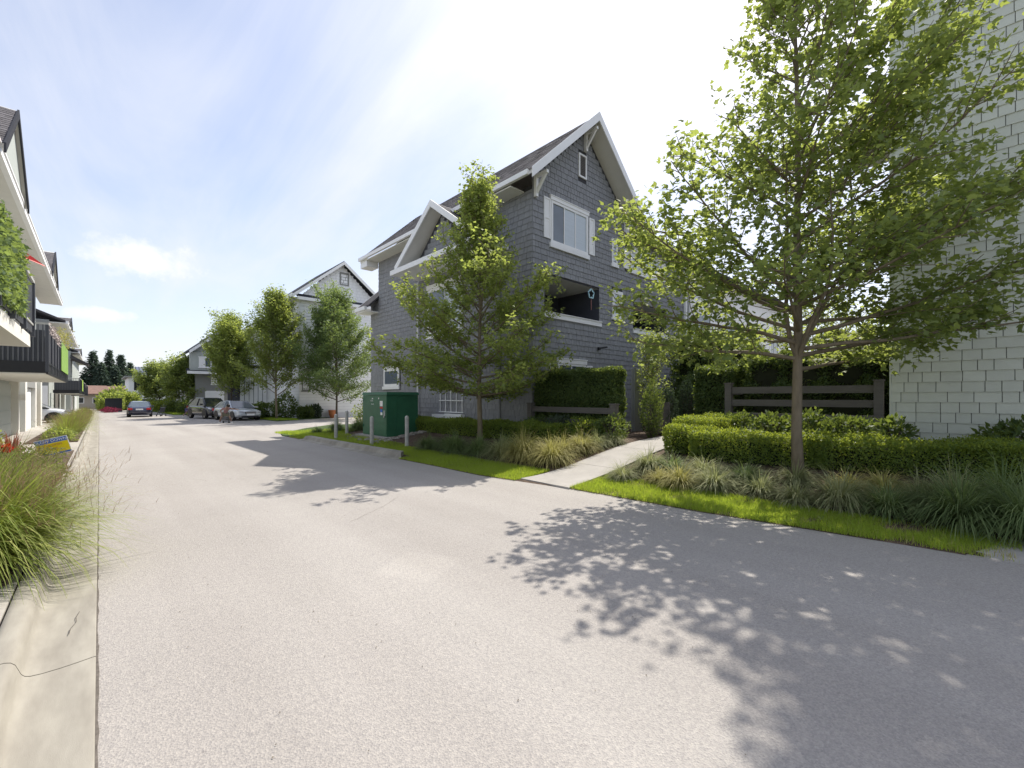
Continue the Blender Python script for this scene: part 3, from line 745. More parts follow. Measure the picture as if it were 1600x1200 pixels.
# lattice false window and ledge
mb = MB()
for t in np.linspace(12.7,14.08,5): pbox(mb, bx_, t-.015,t+.015,.92,1.80,.03,.055)
for t in (.94,1.36,1.77): pbox(mb, bx_, 12.62,14.14,t-.014,t+.014,.056,.075)
mb.build('lattice', M['white'], house)
mb = MB(); pbox(mb, bx_, 12.55,14.4,.72,.84,.03,.22); pbox(mb, bx_, 12.55,13.6,.84,.88,.03,.2); mb.build('ledge', M['white'], house)
mb = MB(); pbox(mb, bx_, 12.4,15.5,2.70,2.80,.03,.10); mb.build('trim_band', M['dark_board'], house)
mb = MB(); mb.tube([(9.41,15.66,.45),(9.41,15.66,2.9),(9.41,15.66,6.1)], .035, 8); mb.build('downpipe', M['white'], house)
mb = MB(); mb.tube([(DL+.05,DY-.06,.4),(DL+.05,DY-.06,7.5)], .09, 6); mb.build('downpipe', M['white'], house)
mb = MB(); pbox(mb, gy, 12.78,12.88,3.14,3.24,.02,.09); mb.bar(gy.p(12.8,3.2,.09), gy.p(12.98,3.24,.30), .06,.05); mb.build('wall_lamp', M['black'], house)
# wing roof at the far corner
mb = MB(); a = [(9.0,19.2,5.62),(9.0,20.45,5.62),(10.6,20.45,7.1),(10.6,19.32,7.1)]
mb.hexa(a+[(p[0],p[1],p[2]+.10) for p in a]); mb.build('wing_roof', M['roof'], house)
mb = MB()
A = Vector((8.92,20.45,5.42)); B = Vector((10.6,20.45,6.95)); k_ = Vector((0,0,.24)); t_ = Vector((0,.04,0))
mb.hexa([A,A+t_,B+t_,B,A+k_,A+k_+t_,B+k_+t_,B+k_]); mb.box(8.86,8.985,19.36,20.44,5.50,5.66); mb.box(9.0,9.56,19.36,20.44,5.44,5.48); mb.build('wing_fascia', M['white'], house)
# garage wing connecting behind (white-blue low wall seen between trees)
# ornaments in the balcony
mb = MB(); cx, cz, yy = 12.22, 5.0, 9.12
def star(r0, r1, yy, n=5):
    P = []
    for k_ in range(2*n):
        a = math.pi/2+k_*math.pi/n; r_ = r0 if k_ % 2 == 0 else r1; P.append((cx+r_*math.cos(a), yy, cz+r_*math.sin(a)))
    return P
o_ = star(.185,.155,yy); i_ = star(.155,.10,yy)
for k_ in range(10):
    a, b = o_[k_], o_[(k_+1)%10]; c, d = i_[(k_+1)%10], i_[k_]
    s_ = lambda p, dy: (p[0], p[1]+dy, p[2])
    mb.hexa([s_(a,0),s_(b,0),s_(c,0),s_(d,0),s_(a,.02),s_(b,.02),s_(c,.02),s_(d,.02)])
orn = thing('star_ornament', 'pale blue star ornament hanging in the dark balcony opening', 'ornament', (cx, yy, cz))
mb.build('star_frame', flat('aqua_paint', (.38,.62,.68), .4), orn)
mb = MB(); mb.tube([(cx,yy+.01,cz+.17),(cx,yy+.01,5.29)], .004, 5); mb.tube([(cx,yy+.01,cz-.15),(cx,yy+.01,cz-.28),(cx+.01,yy+.01,cz-.55)], [.006,.018,.01], 6); mb.build('tassel', flat('pink_tassel', (.3,.14,.13), .7), orn)
mb = MB(); 
for k_ in range(9):
    xx = 10.5+k_*.18; mb.tube([(xx, 10.9, 4.95-.12*math.sin(k_*.8)),(xx, 10.9, 4.90-.12*math.sin(k_*.8))], .02, 6)
mb.tube([(10.4,10.9,5.05)]+[(10.5+k_*.18, 10.9, 4.96-.12*math.sin(k_*.8)) for k_ in range(9)], .004, 4)
single(mb, 'string_lights', flat('bulb_glass', (.4,.38,.3), .2), 'string of small unlit bulbs sagging inside the balcony recess', 'string lights', (10.4,10.9,5))

# ------------------------------------------------------------------ pale green shingled building on the right
mx, my = 11.5, 1.26
mh = thing('shingled_building', 'tall pale green shingled building wall at the right edge behind the big maple', 'house', (mx, my, .6))
pm = Pl('X', mx)
mb = MB(); mb.box(mx+.004, 19.5, -9.0, my-.002, .3, 9.3); mb.build('wall', M['mint_back'], mh)
mb = MB(); mb.box(mx-.02, mx+.003, -9.0, my+.02, .2, .62); mb.build('foundation', M['concrete'], mh)
L = shingles(mh, pm, (-8.9, my-.0), .63, 9.2, .192, [], M['mint_shingle'], 300, 9, widths=(.20,.25,.29,.34,.40))
emit_shingles(L, 300)
mb = MB(); pbox(mb, pm, my-.0, my+.03, .6, 9.2, -.05, .03); mb.build('corner_board', M['mint_shingle'], mh)
mb = MB(); mb.box(11.9,13.5,my+.004,my+.75,7.0,7.06); mb.build('side_soffit', M['cream'], mh)
mb = MB(); mb.box(11.85,13.5,my+.75,my+.86,6.96,7.22); mb.box(11.78,11.896,my+.004,my+.86,6.97,7.4); mb.build('side_gutter', M['white'], mh)
mb = MB(); mb.box(mx+.0,19.5,-9,my,9.302,9.42); mb.build('roof', M['grey_dark'], mh)

# ------------------------------------------------------------------ white far townhouse
fx, fy, fr2 = 11.57, 37.0, 18.4
fh = thing('townhouse', 'white townhouse with grey gable vent beyond the side lane', 'house', (fx, fy, base(fy)))
fg = Pl('Y', fy); fs = Pl('X', fx)
apx, apz, ev = 14.95, 12.7, 9.45
mb = MB()
mb.poly([(fx,fy,-.3),(fr2,fy,-.3),(fr2,fy,ev),(apx,fy,apz-.1),(fx,fy,ev)])
mb.poly([(fx,fy,-.3),(fx,fy+6,-.3),(fx,fy+6,ev),(fx,fy,ev)]); mb.poly([(fr2,fy,-.3),(fr2,fy+10,-.3),(fr2,fy+10,ev),(fr2,fy,ev)])
mb.poly([(fx,fy+6,-.3),(fx,fy+6,ev),(fr2,fy+6,ev),(fr2,fy+6,-.3)])
mb.build('wall', M['siding_back'], fh)
# lap siding boards on the visible faces, in courses of real depth
mb = MB(); z = .2
while z < 9.3:
    pbox(mb, fg, fx-.01,fr2,z,z+.225,.0,.022); pbox(mb, fs, fy,fy+6,z,z+.225,.0,.022); z += .25
z = 9.62
while z < 12.5:
    k_ = (apz-.15-z)/((apz-ev)/(apx-fx)); 
    n_ = int(2*k_/.32)+1; rd_ = random.Random(int(z*10)); u = apx-k_
    while u < apx+k_-.05:
        wd = rd_.choice((.28,.36,.45)); pbox(mb, fg, u,min(u+wd-.03,apx+k_),z,z+.222,.0,.02); u += wd
    z += .25
o_ = mb.build('siding_course', M['white_wall'], fh); o_['kind'] = 'stuff'
mb = MB()
for (ex_) in (fx-.6, fr2+.6):
    zz = ev-.05
    mb.hexa([(ex_,fy-.5,zz),(ex_,fy+6.3,zz),(apx,fy+6.3,apz),(apx,fy-.5,apz),(ex_,fy-.5,zz+.15),(ex_,fy+6.3,zz+.15),(apx,fy+6.3,apz+.15),(apx,fy-.5,apz+.15)])
mb.build('roof', M['grey_dark'], fh)
mb = MB()
for (ex_) in (fx-.62, fr2+.62):
    A = Vector((ex_,fy-.56,ev-.22)); B = Vector((apx,fy-.56,apz-.17)); k_ = Vector((0,0,.27)); t_ = Vector((0,.05,0))
    mb.hexa([A,A+t_,B+t_,B,A+k_,A+k_+t_,B+k_+t_,B+k_])
mb.box(fx-.72,fx-.602,fy-.5,fy+6.3,ev-.2,ev+.08)
mb.build('fascia', M['white'], fh)
mb = MB(); mb.hexa([(fx-.3,fy-.45,9.3),(fr2+.3,fy-.45,9.3),(fr2+.3,fy-.02,9.55),(fx-.3,fy-.02,9.55),(fx-.3,fy-.45,9.38),(fr2+.3,fy-.45,9.38),(fr2+.3,fy-.02,9.66),(fx-.3,fy-.02,9.66)]); mb.build('pent_roof', M['grey_dark'], fh)
mb = MB(); mb.box(fx-.3,fr2+.3,fy-.50,fy-.452,9.12,9.36); mb.box(fx-.28,fr2+.28,fy-.448,fy-.024,9.18,9.24); mb.build('pent_fascia', M['white'], fh)
mb = MB(); mb.box(fx-.6,fx-.03,fy-.3,fy+6.2,9.25,9.30); mb.build('soffit', M['cream'], fh)
gw = M['grey_wall']
window(fh, fg, 14.75,15.55,10.9,12.0, glass=M['grey_dark'], fr_=.12, head=0, sill=0, m=gw)
for (a,b) in ((11.95,13.4),(13.75,15.1),(15.35,16.6)):
    window(fh, fg, a,b,6.9,8.7, mull=((a+b)/2,), glass=M['glass'], fr_=.1, m=M['white'])
window(fh, fg, 14.2,15.1,3.6,4.8, glass=M['glass'], fr_=.1); window(fh, fg, 16.8,18.0,3.8,5.3, mull=(17.4,), glass=M['glass_dark'], fr_=.1)
window(fh, fg, 11.75,12.35,2.0,2.9, glass=M['glass_dark'], fr_=.08, m=gw)
# neighbouring gables behind it along the street
mb = MB(); mb.box(11.9,18,43.4,60,-.4,8.6); n2 = thing('townhouse', 'white townhouse half hidden behind the two bright street trees', 'house', (11.9,43.4,base(43)))
mb.build('wall', M['white_wall'], n2)
mb = MB(); mb.hexa([(11.2,42.9,8.5),(18.5,42.9,8.5),(15,46,11.4),(15,46,11.4),(11.2,60,8.5),(18.5,60,8.5),(15,57,11.4),(15,57,11.4)]); mb.poly([(11.2,42.9,8.6),(15,46,11.6),(15,57,11.6),(11.2,60,8.6)]); mb.poly([(11.2,42.9,8.6),(18.5,42.9,8.6),(15,46,11.6)]); mb.build('roof', M['grey_dark'], n2)
mb = MB(); mb.box(11.1,11.199,42.9,60,8.35,8.62); mb.build('gutter', M['white'], n2)
for k_ in range(2):
    mb = MB(); y0 = 44.5+k_*5
    for j in range(4): mb.box(11.86,11.898,y0+j*.62,y0+j*.62+.56,-.3,2.4)
    mb.build('garage_door', M['white_wall'], n2)
for k_ in range(3): window(n2, Pl('X',11.9), 44.6+k_*4,46+k_*4,6.2,7.8, glass=M['glass'], fr_=.1)
# white board garage seen left of the pale tree
gg = thing('garage', 'white garage with tall board doors and dark joints behind the silver sedan', 'garage', (9.6,47.5,base(47)))
mb = MB(); mb.box(9.62,11.88,47.52,53,-.4,4.3); mb.build('wall', M['grey_dark'], gg)
for j in range(6):
    mb = MB(); mb.box(9.62+j*.38,9.62+j*.38+.33,47.46,47.515,-.3,4.2); mb.build('door_board', M['white_wall'], gg)
mb = MB(); mb.box(9.4,11.88,47.2,53.2,4.31,4.5); mb.build('roof', M['grey_dark'], gg)

ch = thing('townhouse', 'pale townhouse across the courtyard seen through the maple leaves', 'house', (20.2,9.6,.4))
mb = MB(); mb.box(20.2,36,9.6,18,.2,7.6); mb.build('wall', M['white_wall'], ch)
mb = MB(); mb.hexa([(19.8,9.0,7.55),(36.4,9.0,7.55),(36.4,13.8,9.4),(19.8,13.8,9.4),(19.8,9.0,7.7),(36.4,9.0,7.7),(36.4,13.8,9.6),(19.8,13.8,9.6)]); mb.build('roof', M['grey_dark'], ch)
for k_ in range(4):
    for zz in (1.2,4.0): window(ch, Pl('Y',9.6), 21.2+k_*3.6,22.9+k_*3.6,zz,zz+1.7, mull=(22.05+k_*3.6,), glass=M['glass'], fr_=.1)
mb = MB(); mb.tube([(20.3,9.52,.4),(20.3,9.52,7.5)], .09, 6); mb.build('downpipe', M['white'], ch)

# ------------------------------------------------------------------ grey townhouse further down
gh = thing('townhouse', 'light grey townhouse with small white window behind the dark parked vehicle', 'house', (8.1,62,base(62)))
mb = MB(); mb.box(8.1,15,62,80,-.6,6.4); mb.build('wall', M['grey_wall'], gh)
g2 = Pl('Y', 62)
mb = MB(); mb.box(7.5,9.9,61.2,62-.01,4.5,6.6); mb.build('upper_bay', M['greenish'], gh)
window(gh, Pl('Y',61.19), 8.3,9.5,4.9,6.0, mull=(8.9,), glass=[M['white'],M['glass']], fr_=.08)
mb = MB(); mb.hexa([(7.2,60.7,4.25),(12,60.7,4.25),(12,62,4.5),(7.2,62,4.5),(7.2,60.7,4.4),(12,60.7,4.4),(12,62,4.75),(7.2,62,4.75)]); mb.build('pent_roof', M['grey_dark'], gh)
mb = MB(); mb.box(7.15,12,60.6,60.69,4.1,4.4); mb.build('fascia', M['white'], gh)
mb = MB(); ax = 11.0
mb.hexa([(7.4,60.6,6.5),(7.4,72,6.5),(ax,72,9.6),(ax,60.6,9.6),(7.4,60.6,6.75),(7.4,72,6.75),(ax,72,9.85),(ax,60.6,9.85)])
mb.hexa([(15.4,60.6,6.5),(15.4,80,6.5),(ax,80,9.6),(ax,60.6,9.6),(15.4,60.6,6.75),(15.4,80,6.75),(ax,80,9.85),(ax,60.6,9.85)])
mb.build('roof', M['grey_dark'], gh)
mb = MB(); A = Vector((7.35,60.5,6.35)); B = Vector((ax,60.5,9.45)); k_ = Vector((0,0,.35)); t_ = Vector((0,.08,0)); mb.hexa([A,A+t_,B+t_,B,A+k_,A+k_+t_,B+k_+t_,B+k_])
A = Vector((15.45,60.5,6.35)); mb.hexa([A,A+t_,B+t_,B,A+k_,A+k_+t_,B+k_+t_,B+k_]); mb.build('barge_board', M['white'], gh)
mb = MB(); mb.poly([(7.6,61.5,6.6),(14.6,61.5,6.6),(ax,61.5,9.4)]); mb.build('gable_wall', M['greenish'], gh)
mb = MB(); pbox(mb, g2, 9.0,10.9,-.4,2.2,.01,.06); mb.build('garage_door', M['white_wall'], gh)
window(gh, g2, 9.6,10.3,3.0,3.9, glass=M['white'], fr_=.08)
window(gh, Pl('X',8.1), 64,66,4.8,6.2, glass=M['glass_dark'], m=M['grey_dark']); window(gh, Pl('X',8.1), 70,72,4.8,6.2, glass=M['glass_dark'], m=M['grey_dark'])
for k_, yy in enumerate((66,70,74,78)):
    mb = MB(); mb.box(8.03,8.095,yy,yy+.5,-.5,2.6); mb.build('white_post', M['white'], gh)
g3 = thing('townhouse', 'distant grey townhouse with steep dark roof left of the light grey one', 'house', (9.6,84,base(84)))
mb = MB(); mb.box(9.6,16.5,84,100,-.8,6.0); mb.build('wall', M['grey_wall'], g3)
mb = MB(); mb.hexa([(8.9,83,5.9),(8.9,100,5.9),(12.9,100,8.8),(12.9,83,8.8),(8.9,83,6.1),(8.9,100,6.1),(12.9,100,9.0),(12.9,83,9.0)]); mb.hexa([(16.9,83,5.9),(16.9,100,5.9),(12.9,100,8.8),(12.9,83,8.8),(16.9,83,6.1),(16.9,100,6.1),(12.9,100,9.0),(12.9,83,9.0)]); mb.poly([(9.4,83.5,6),(16.4,83.5,6),(12.9,83.5,8.7)]); mb.build('roof', M['grey_dark'], g3)

# ------------------------------------------------------------------ white modern building at the street end
wm = thing('modern_building', 'white flat-fronted building with dark windows closing the street', 'house', (3.85,105,base(105)))
mb = MB(); mb.box(3.85,12,105,120,-1,5.0); mb.build('wall', M['white_wall'], wm)
mb = MB(); mb.box(3.3,12.5,104.3,120,5.01,5.25); mb.build('eave', M['grey_wall'], wm)
mb = MB(); mb.hexa([(5.0,105,5.26),(13,105,5.26),(13,112,7.0),(5.0,112,7.0),(5.0,105.1,5.3),(13,105.1,5.3),(13,112,7.3),(5.0,112,7.3)]); rr_ = mb.build('roof', M['metal_roof'], wm)
mb = MB()
for k_ in range(16): mb.bar((5.1+k_*.5,105,5.34),(5.1+k_*.5,112,7.34),.04,.06)
mb.build('roof_seam', M['grey_dark'], wm)
wp = Pl('Y', 105)
window(wm, wp, 4.6,7.4,2.7,4.7, mull=(5.9,), glass=M['glass_dark'], m=M['black'], fr_=.12, head=0, sill=0)
window(wm, wp, 4.5,7.2,-.1,1.1, glass=M['glass_dark'], m=M['black'], fr_=.12, head=0, sill=0)

# ------------------------------------------------------------------ bungalows and shed at the end
def bungalow(x, y, wdt, hgt, lab, col):
    b_ = thing('bungalow', lab, 'house', (x,y,-.9)); mb = MB(); mb.box(x,x+wdt,y,y+8,-1,hgt); mb.build('wall', col, b_)
    mb = MB(); mb.hexa([(x-.8,y-.8,hgt),(x+wdt+.8,y-.8,hgt),(x+wdt-1,y+4,hgt+1.6),(x+1,y+4,hgt+1.6),(x-.8,y-.8,hgt+.15),(x+wdt+.8,y-.8,hgt+.15),(x+wdt-1,y+4,hgt+1.75),(x+1,y+4,hgt+1.75)]); mb.build('roof', M['brown_roof'], b_)
    for k_ in range(3): window(b_, Pl('Y',y), x+1+k_*2.3,x+2.2+k_*2.3,.3,1.4, glass=M['glass_dark'], fr_=.1, head=0, sill=0)
    mb = MB(); mb.box(x+.2,x+.6,y-.7,y-.3,-1,hgt); mb.build('porch_post', M['white'], b_)
bungalow(-6.5,112,8.5,1.9,'low bungalow with brown roof beyond the grass strip', M['beige'])
bungalow(-1.5,128,9,2.1,'second brown-roofed bungalow, right one below the conifers', M['beige'])
mb = MB(); mb.box(.6,2.4,84,86,-.7,1.2); mb.box(.5,2.5,83.9,86.1,1.202,1.3); single(mb, 'shed', M['grey_dark'], 'small dark grey shed at the end of the street', 'shed', (1.5,84,-.6))

# ------------------------------------------------------------------ left row of townhouses
def left_building(y0, y1, lab, zoff, x=-2.65, gables=(), door_ys=(), bal=None, eave=None):
    b_ = thing('townhouse', lab, 'house', (x, y0, base(y0)))
    pl = Pl('Xp', x); ez = 7.4+zoff
    mb = MB(); mb.box(x-8, x, y0, y1, -.5, ez); mb.build('wall', M['greenish'], b_)
    e0, e1 = eave or (y0, y1)
    mb = MB(); mb.box(x+.002, -1.80, e0, e1, ez-.18, ez-.12); 
    mb.build('soffit', M['cream'], b_)
    mb = MB(); mb.box(-1.798, -1.68, e0, e1, ez-.20, ez+.02); mb.box(-1.68,-1.655,e0,e1,ez-.02,ez+.03); mb.build('gutter', M['white'], b_)
    mb = MB(); mb.hexa([(-1.8,e0,ez-.1),(-1.8,e1,ez-.1),(-6.5,e1,ez+2.0),(-6.5,e0,ez+2.0),(-1.8,e0,ez+.05),(-1.8,e1,ez+.05),(-6.5,e1,ez+2.2),(-6.5,e0,ez+2.2)]); mb.build('roof', M['roof'], b_)
    for (gy_, gz, hw) in gables:
        zb = ez-.1; xs = -1.62
        # gable wall
        mb = MB(); mb.poly([(-1.70,gy_-hw*.97,zb),(-1.70,gy_+hw*.97,zb),(-1.70,gy_,gz-.15)]); mb.build('gable_wall', M['greenish'], b_)
        mb = MB()
        for s_ in (-1, 1):
            mb.hexa([(xs,gy_+s_*hw,zb),(xs,gy_,gz-.12),(-6.2,gy_,gz-.12),(-6.2,gy_+s_*hw,zb),(xs,gy_+s_*hw,zb+.1),(xs,gy_,gz),(-6.2,gy_,gz),(-6.2,gy_+s_*hw,zb+.1)])
        mb.build('gable_roof', M['cream'], b_)
        for s_ in (-1, 1):
            v = Vector((0, -s_*hw, gz-zb-.1)); roof_plane(b_, (-6.2,gy_+s_*hw,zb+.106), (xs-.01,gy_+s_*hw,zb+.106), v, v.length, nm='gable_roof_shingle')
        mb = MB()
        for s_ in (-1, 1):
            A = Vector((xs,gy_+s_*(hw+.05),zb-.12)); B = Vector((xs,gy_,gz-.2)); k_ = Vector((0,0,.24)); t_ = Vector((.04,0,0)); mb.hexa([A,A+t_,B+t_,B,A+k_,A+k_+t_,B+k_+t_,B+k_])
        mb.build('barge_board', M['grey_dark'], b_)
    for (a, b, kind) in door_ys:
        mt = {'g': M['greenish'], 'd': M['dark_board'], 'w': M['white_wall'], 't': M['tan']}[kind]
        mb = MB(); pbox(mb, pl, a,b,.0+base(a),2.1+base(a),.01,.05)
        if kind == 'g':
            for k_ in range(4): pbox(mb, pl, a,b,.1+base(a)+k_*.52,.56+base(a)+k_*.52,.05,.065)
        mb.build('garage_door' if kind in 'gw' else 'door', mt, b_)
    return b_
lb1 = left_building(7, 37, 'near left townhouse block with long cream soffit over two dark balconies', 0, gables=((17.9,9.25,2.3),(31.9,8.75,1.9)),
    door_ys=((22.2,26.6,'g'),(27.4,29.2,'d'),(30.5,33.9,'w'),(34.8,36.1,'t')), eave=(10,39.5))
pl = Pl('Xp', -2.65)
for (a, b, z0_) in ((24.6,26.4,4.6),(29,31.5,4.4),(33,35,4.4)):
    window(lb1, pl, a, b, z0_, z0_+1.9, mull=((a+b)/2,), glass=M['glass'], fr_=.1)
for pa, pb, pw in ((26.85,27.2,.25),(29.5,30.2,.22),(34.1,34.7,.2),(36.2,37,.25)): mb = MB(); pbox(mb, pl, pa,pb,-.25,2.35,.0,pw); mb.build('pillar', M['cream'], lb1)
mb = MB(); pbox(mb, pl, 22,27.3,2.15,2.6,.0,.2); pbox(mb, pl, 30.3,34.1,1.95,2.5,.0,.2); mb.build('header', M['grey_wall'], lb1)
mb = MB(); pbox(mb, pl, 27.0,27.12,1.35,1.6,.26,.42); mb.build('wall_lamp', M['white'], lb1)
lb2 = left_building(46, 68, 'second left townhouse block behind the parked white crossover', -.35, gables=((49.5,7.75,1.9),), door_ys=((47,49.5,'g'),(50.2,51.2,'d'),(52,55,'w'),(56,57,'d')))
mb = MB(); mb.box(-8,-2.67,45.9,45.99,-.3,7); mb.build('end_wall', M['grey_wall'], lb2)
for (xa, xb, mt) in ((-3.9,-3.45,'dark_board'),(-5.2,-4.7,'dark_board'),(-3.1,-2.7,'white'),(-6.5,-6.0,'white')):
    mb = MB(); mb.box(xa,xb,45.82,45.898,-.3,2.3); mb.build('door' if mt == 'dark_board' else 'pillar', M[mt], lb2)
lb3 = left_building(72, 100, 'third and farthest left townhouse block with projecting dark eave', -.6, x=-2.4, gables=((76,7.4,2.2),), door_ys=((73,76,'w'),(78,81,'g'),(84,87,'w')))
mb = MB(); mb.hexa([(-2.4,71,5.9),(-.9,71,5.2),(-.9,76,5.2),(-2.4,76,5.9),(-2.4,71,6.3),(-.9,71,5.35),(-.9,76,5.35),(-2.4,76,6.3)]); mb.build('porch_roof', M['roof'], lb3)

def balcony(parent, y0, y1, xo, zb, zt, xi=-2.65, slab=.14, mslab=None, fascia=.0, boards=True):
    """slab, fascia, posts, rails and pickets of a projecting balcony; pickets are parts"""
    mb = MB(); mb.box(xi+.002, xo-.02, y0, y1, zb, zb+slab); mb.build('balcony_slab', M['cream'], parent)
    if fascia:
        mb = MB(); mb.box(xo-.019, xo+.02, y0-.03, y1+.03, zb-.0, zb+fascia); mb.box(xi, xo-.02, y0-.03, y0-.002, zb+.03, zb+fascia); mb.box(xi, xo-.02, y1+.002, y1+.03, zb+.03, zb+fascia); mb.build('balcony_fascia', M['black'], parent)
    rb = zb+slab+.16
    mb = MB(); mb.box(xo-.03, xo+.03, y0-.03, y1+.4*0+.03, zt-.05, zt); mb.box(xo-.02, xo+.02, y0, y1, rb, rb+.03)
    mb.box(xi, xo-.031, y0-.03, y0+.02, zt-.05, zt); mb.box(xi, xo-.031, y0-.02, y0+.02, rb, rb+.03); mb.box(xi, xo-.031, y1-.02, y1+.02, zt-.05, zt)
    mb.build('balcony_rail', M['steel'], parent)
    mb = MB(); mb.box(xi+.05, xo-.05, y0+.035, y0+.045, zb+slab, zt-.2); mb.box(xo-.075, xo-.065, y0+.05, y1-.05, zb+slab+.1, zt-.35); mb.build('balcony_panel', M['dark_board'], parent)
    # pickets
    me = None; mb = MB(); mb.box(-.008,.008,-.022,.022,0,zt-.052-rb-.0+.14); mp_ = mb.mesh('picket'); mp_.materials.append(M['rail_grey'])
    mb = MB(); mb.box(-.014,.014,-.008,.008,0,zt-.052-rb-.0+.14); mq_ = mb.mesh('picket'); mq_.materials.append(M['rail_grey'])
    yy = y0+.1; rl = root_loc(parent)
    while yy < y1-.02:
        o = bpy.data.objects.new('picket', mp_); COL.objects.link(o); o.parent = parent; o.location = Vector((xo-.002, yy, rb-.12))-rl; yy += .11
    xx = xo-.08
    while xx > xi+.05:
        o = bpy.data.objects.new('picket', mq_); COL.objects.link(o); o.parent = parent; o.location = Vector((xx, y0+.0, rb-.12))-rl; xx -= .09
    yy = y0
    while yy < y1+.01:
        mb = MB(); mb.box(xo-.035,xo+.034,yy-.034,yy+.034,zb+slab-.02,zt-.051); mb.build('balcony_post', M['dark_board'], parent); yy += (y1-y0)/max(1, round((y1-y0)/1.25))
balcony(lb1, 7.5, 11.0, -.83, 2.34, 3.47, slab=.20)
balcony(lb1, 17.5, 27.4, -1.04, 2.12, 3.52, slab=.08, fascia=.34)
balcony(lb2, 50, 58, -1.15, 1.75, 3.0, slab=.08, fascia=.3)
balcony(lb3, 73, 80, -1.1, 1.6, 2.9, slab=.08, fascia=.3)
balcony(lb2, 60, 66, -1.1, 1.7, 2.9, slab=.08, fascia=.3)
# things on the balconies
def ivy_panel():
    n = 5200; P = np.stack([-.80+rng.normal(0,.035,n), rng.uniform(6.9,9.15,n), rng.uniform(2.62,3.56,n)],1)
    D = norm(rand_unit(n)+np.array([.4,0,-.3])); Nn = norm(rand_unit(n)*.8+np.array([1,0,.3]))
    me = leaves_mesh('ivy_screen', P-np.array([-.8,8.3,3.0]), D, Nn, rng.uniform(.04,.075,n), T_FIVE, F_FIVE)
    o = link_mesh('ivy_screen', me, None, M['leaf_b']); o.location = (-.8,8.3,3.0); finish(o, 'leafy green ivy screen covering the near balcony railing', 'ivy screen')
ivy_panel()
mb = MB(); mb.hexa([(-1.0,9.6,3.62),(-.60,9.85,3.50),(-.60,9.87,3.50),(-1.0,9.62,3.62),(-1.0,9.6,3.80),(-.62,9.85,3.52),(-.62,9.87,3.52),(-1.0,9.62,3.80)])
single(mb, 'pennant', M['red'], 'small red pennant pointing out above the near balcony rail', 'flag', (-.9,9.6,3.6))
for k_, yy in enumerate((8.0,8.8,9.6,10.35)):
    pt = thing('potted_plant', ('yellow-flowering pot plant behind the near balcony bars','second pot plant along the near balcony edge','third pot plant along the near balcony edge','pot plant nearest the far end of the near balcony')[k_], 'potted plant', (-1.0,yy,2.54), group='pot plants on the near balcony')
    mb = MB(); mb.tube([(0,0,0),(0,0,.16)], [.07,.09], 10); o = mb.build('pot', M['white'], pt, origin=(0,0,0))
    n = 130; P = rng.normal(0,.07,(n,3))+np.array([0,0,.30]); me = leaves_mesh('foliage', P, rand_unit(n), rand_unit(n), rng.uniform(.04,.07,n), T_OVAL, F_OVAL); link_mesh('foliage', me, pt, M['sedge_y' if k_ < 2 else 'leaf_y'])
def draped(name, lab, cat, x, ya, yb, za, zb, m, n, s=(.04,.07), sp=.03):
    P = np.stack([x+rng.normal(0,sp,n), rng.uniform(ya,yb,n), rng.uniform(za,zb,n)],1); c = np.array([x,(ya+yb)/2,za])
    me = leaves_mesh(name, P-c, rand_unit(n), norm(rand_unit(n)+np.array([.8,0,0])), rng.uniform(s[0],s[1],n), T_OVAL, F_OVAL)
    o = link_mesh(name, me, None, m); o.location = c; finish(o, lab, cat)
draped('flower_garland', 'pale flower garland hung along the second balcony rail', 'garland', -1.0, 17.6, 22.0, 3.25, 3.55, mat('garland', (.5,.42,.40), .8, .3, 20), 420)
mb = MB(); mb.box(-1.0,-.985,22.6,27.2,2.45,3.5)
single(mb, 'privacy_screen', flat('lime_cloth', (.20,.34,.07), .8), 'bright lime green screen tied to the far end of the second balcony', 'screen', (-1.0,25,2.45))
draped('flowering_plant', 'orange and yellow flowering plant above the lime screen', 'plant', -1.05, 23.2, 26.5, 3.45, 4.05, M['sedge_y'], 500, (.06,.1), .15)
mb = MB(); mb.box(-1.1,-1.085,54,57.5,2.0,3.0); single(mb, 'privacy_screen', flat('lime_cloth_b', (.30,.45,.08), .8), 'narrow lime green screen on a farther left balcony', 'screen', (-1.1,56,2))

# ------------------------------------------------------------------ fences
def fence(name, lab, A, B, rails, h, posts, pw=.14, rw=.045):
    A = Vector(A); B = Vector(B); f_ = thing(name, lab, 'fence', tuple(A)); d = (B-A).normalized()
    for t in posts:
        p = A.lerp(B, t); mb = MB(); mb.box(p.x-pw/2,p.x+pw/2,p.y-pw/2,p.y+pw/2,p.z-.15,p.z+h); mb.box(p.x-pw/2-.015,p.x+pw/2+.015,p.y-pw/2-.015,p.y+pw/2+.015,p.z+h,p.z+h+.03); mb.build('post', M['charcoal'], f_)
    for (z0_, hh) in rails:
        mb = MB(); mb.bar(A+Vector((0,0,z0_+hh/2)), B+Vector((0,0,z0_+hh/2)), rw, hh); mb.build('rail', M['charcoal'], f_)
    return f_
fence('garden_fence', 'charcoal two-rail fence below the clipped hedge beside the dark house', (9.32,9.15,.35), (9.3,6.25,.35), ((.72,.15),(.40,.15)), .95, (0.0,1.0), pw=.16)
fence('garden_fence', 'charcoal three-rail fence behind the big maple trunk', (11.55,4.38,.60), (11.55,1.46,.60), ((.98,.16),(.68,.15),(.36,.15)), 1.22, (0,1), pw=.15)
fence('garden_fence', 'charcoal side fence running back from the three-rail fence', (11.66,4.40,.60), (15.5,4.6,.62), ((.95,.14),(.65,.14),(.36,.14)), 1.18, (.45,1), pw=.12)
mb = MB(); gt = thing('garden_gate', 'dark slatted gate at the end of the concrete path', 'gate', (10.6,6.0,.42))
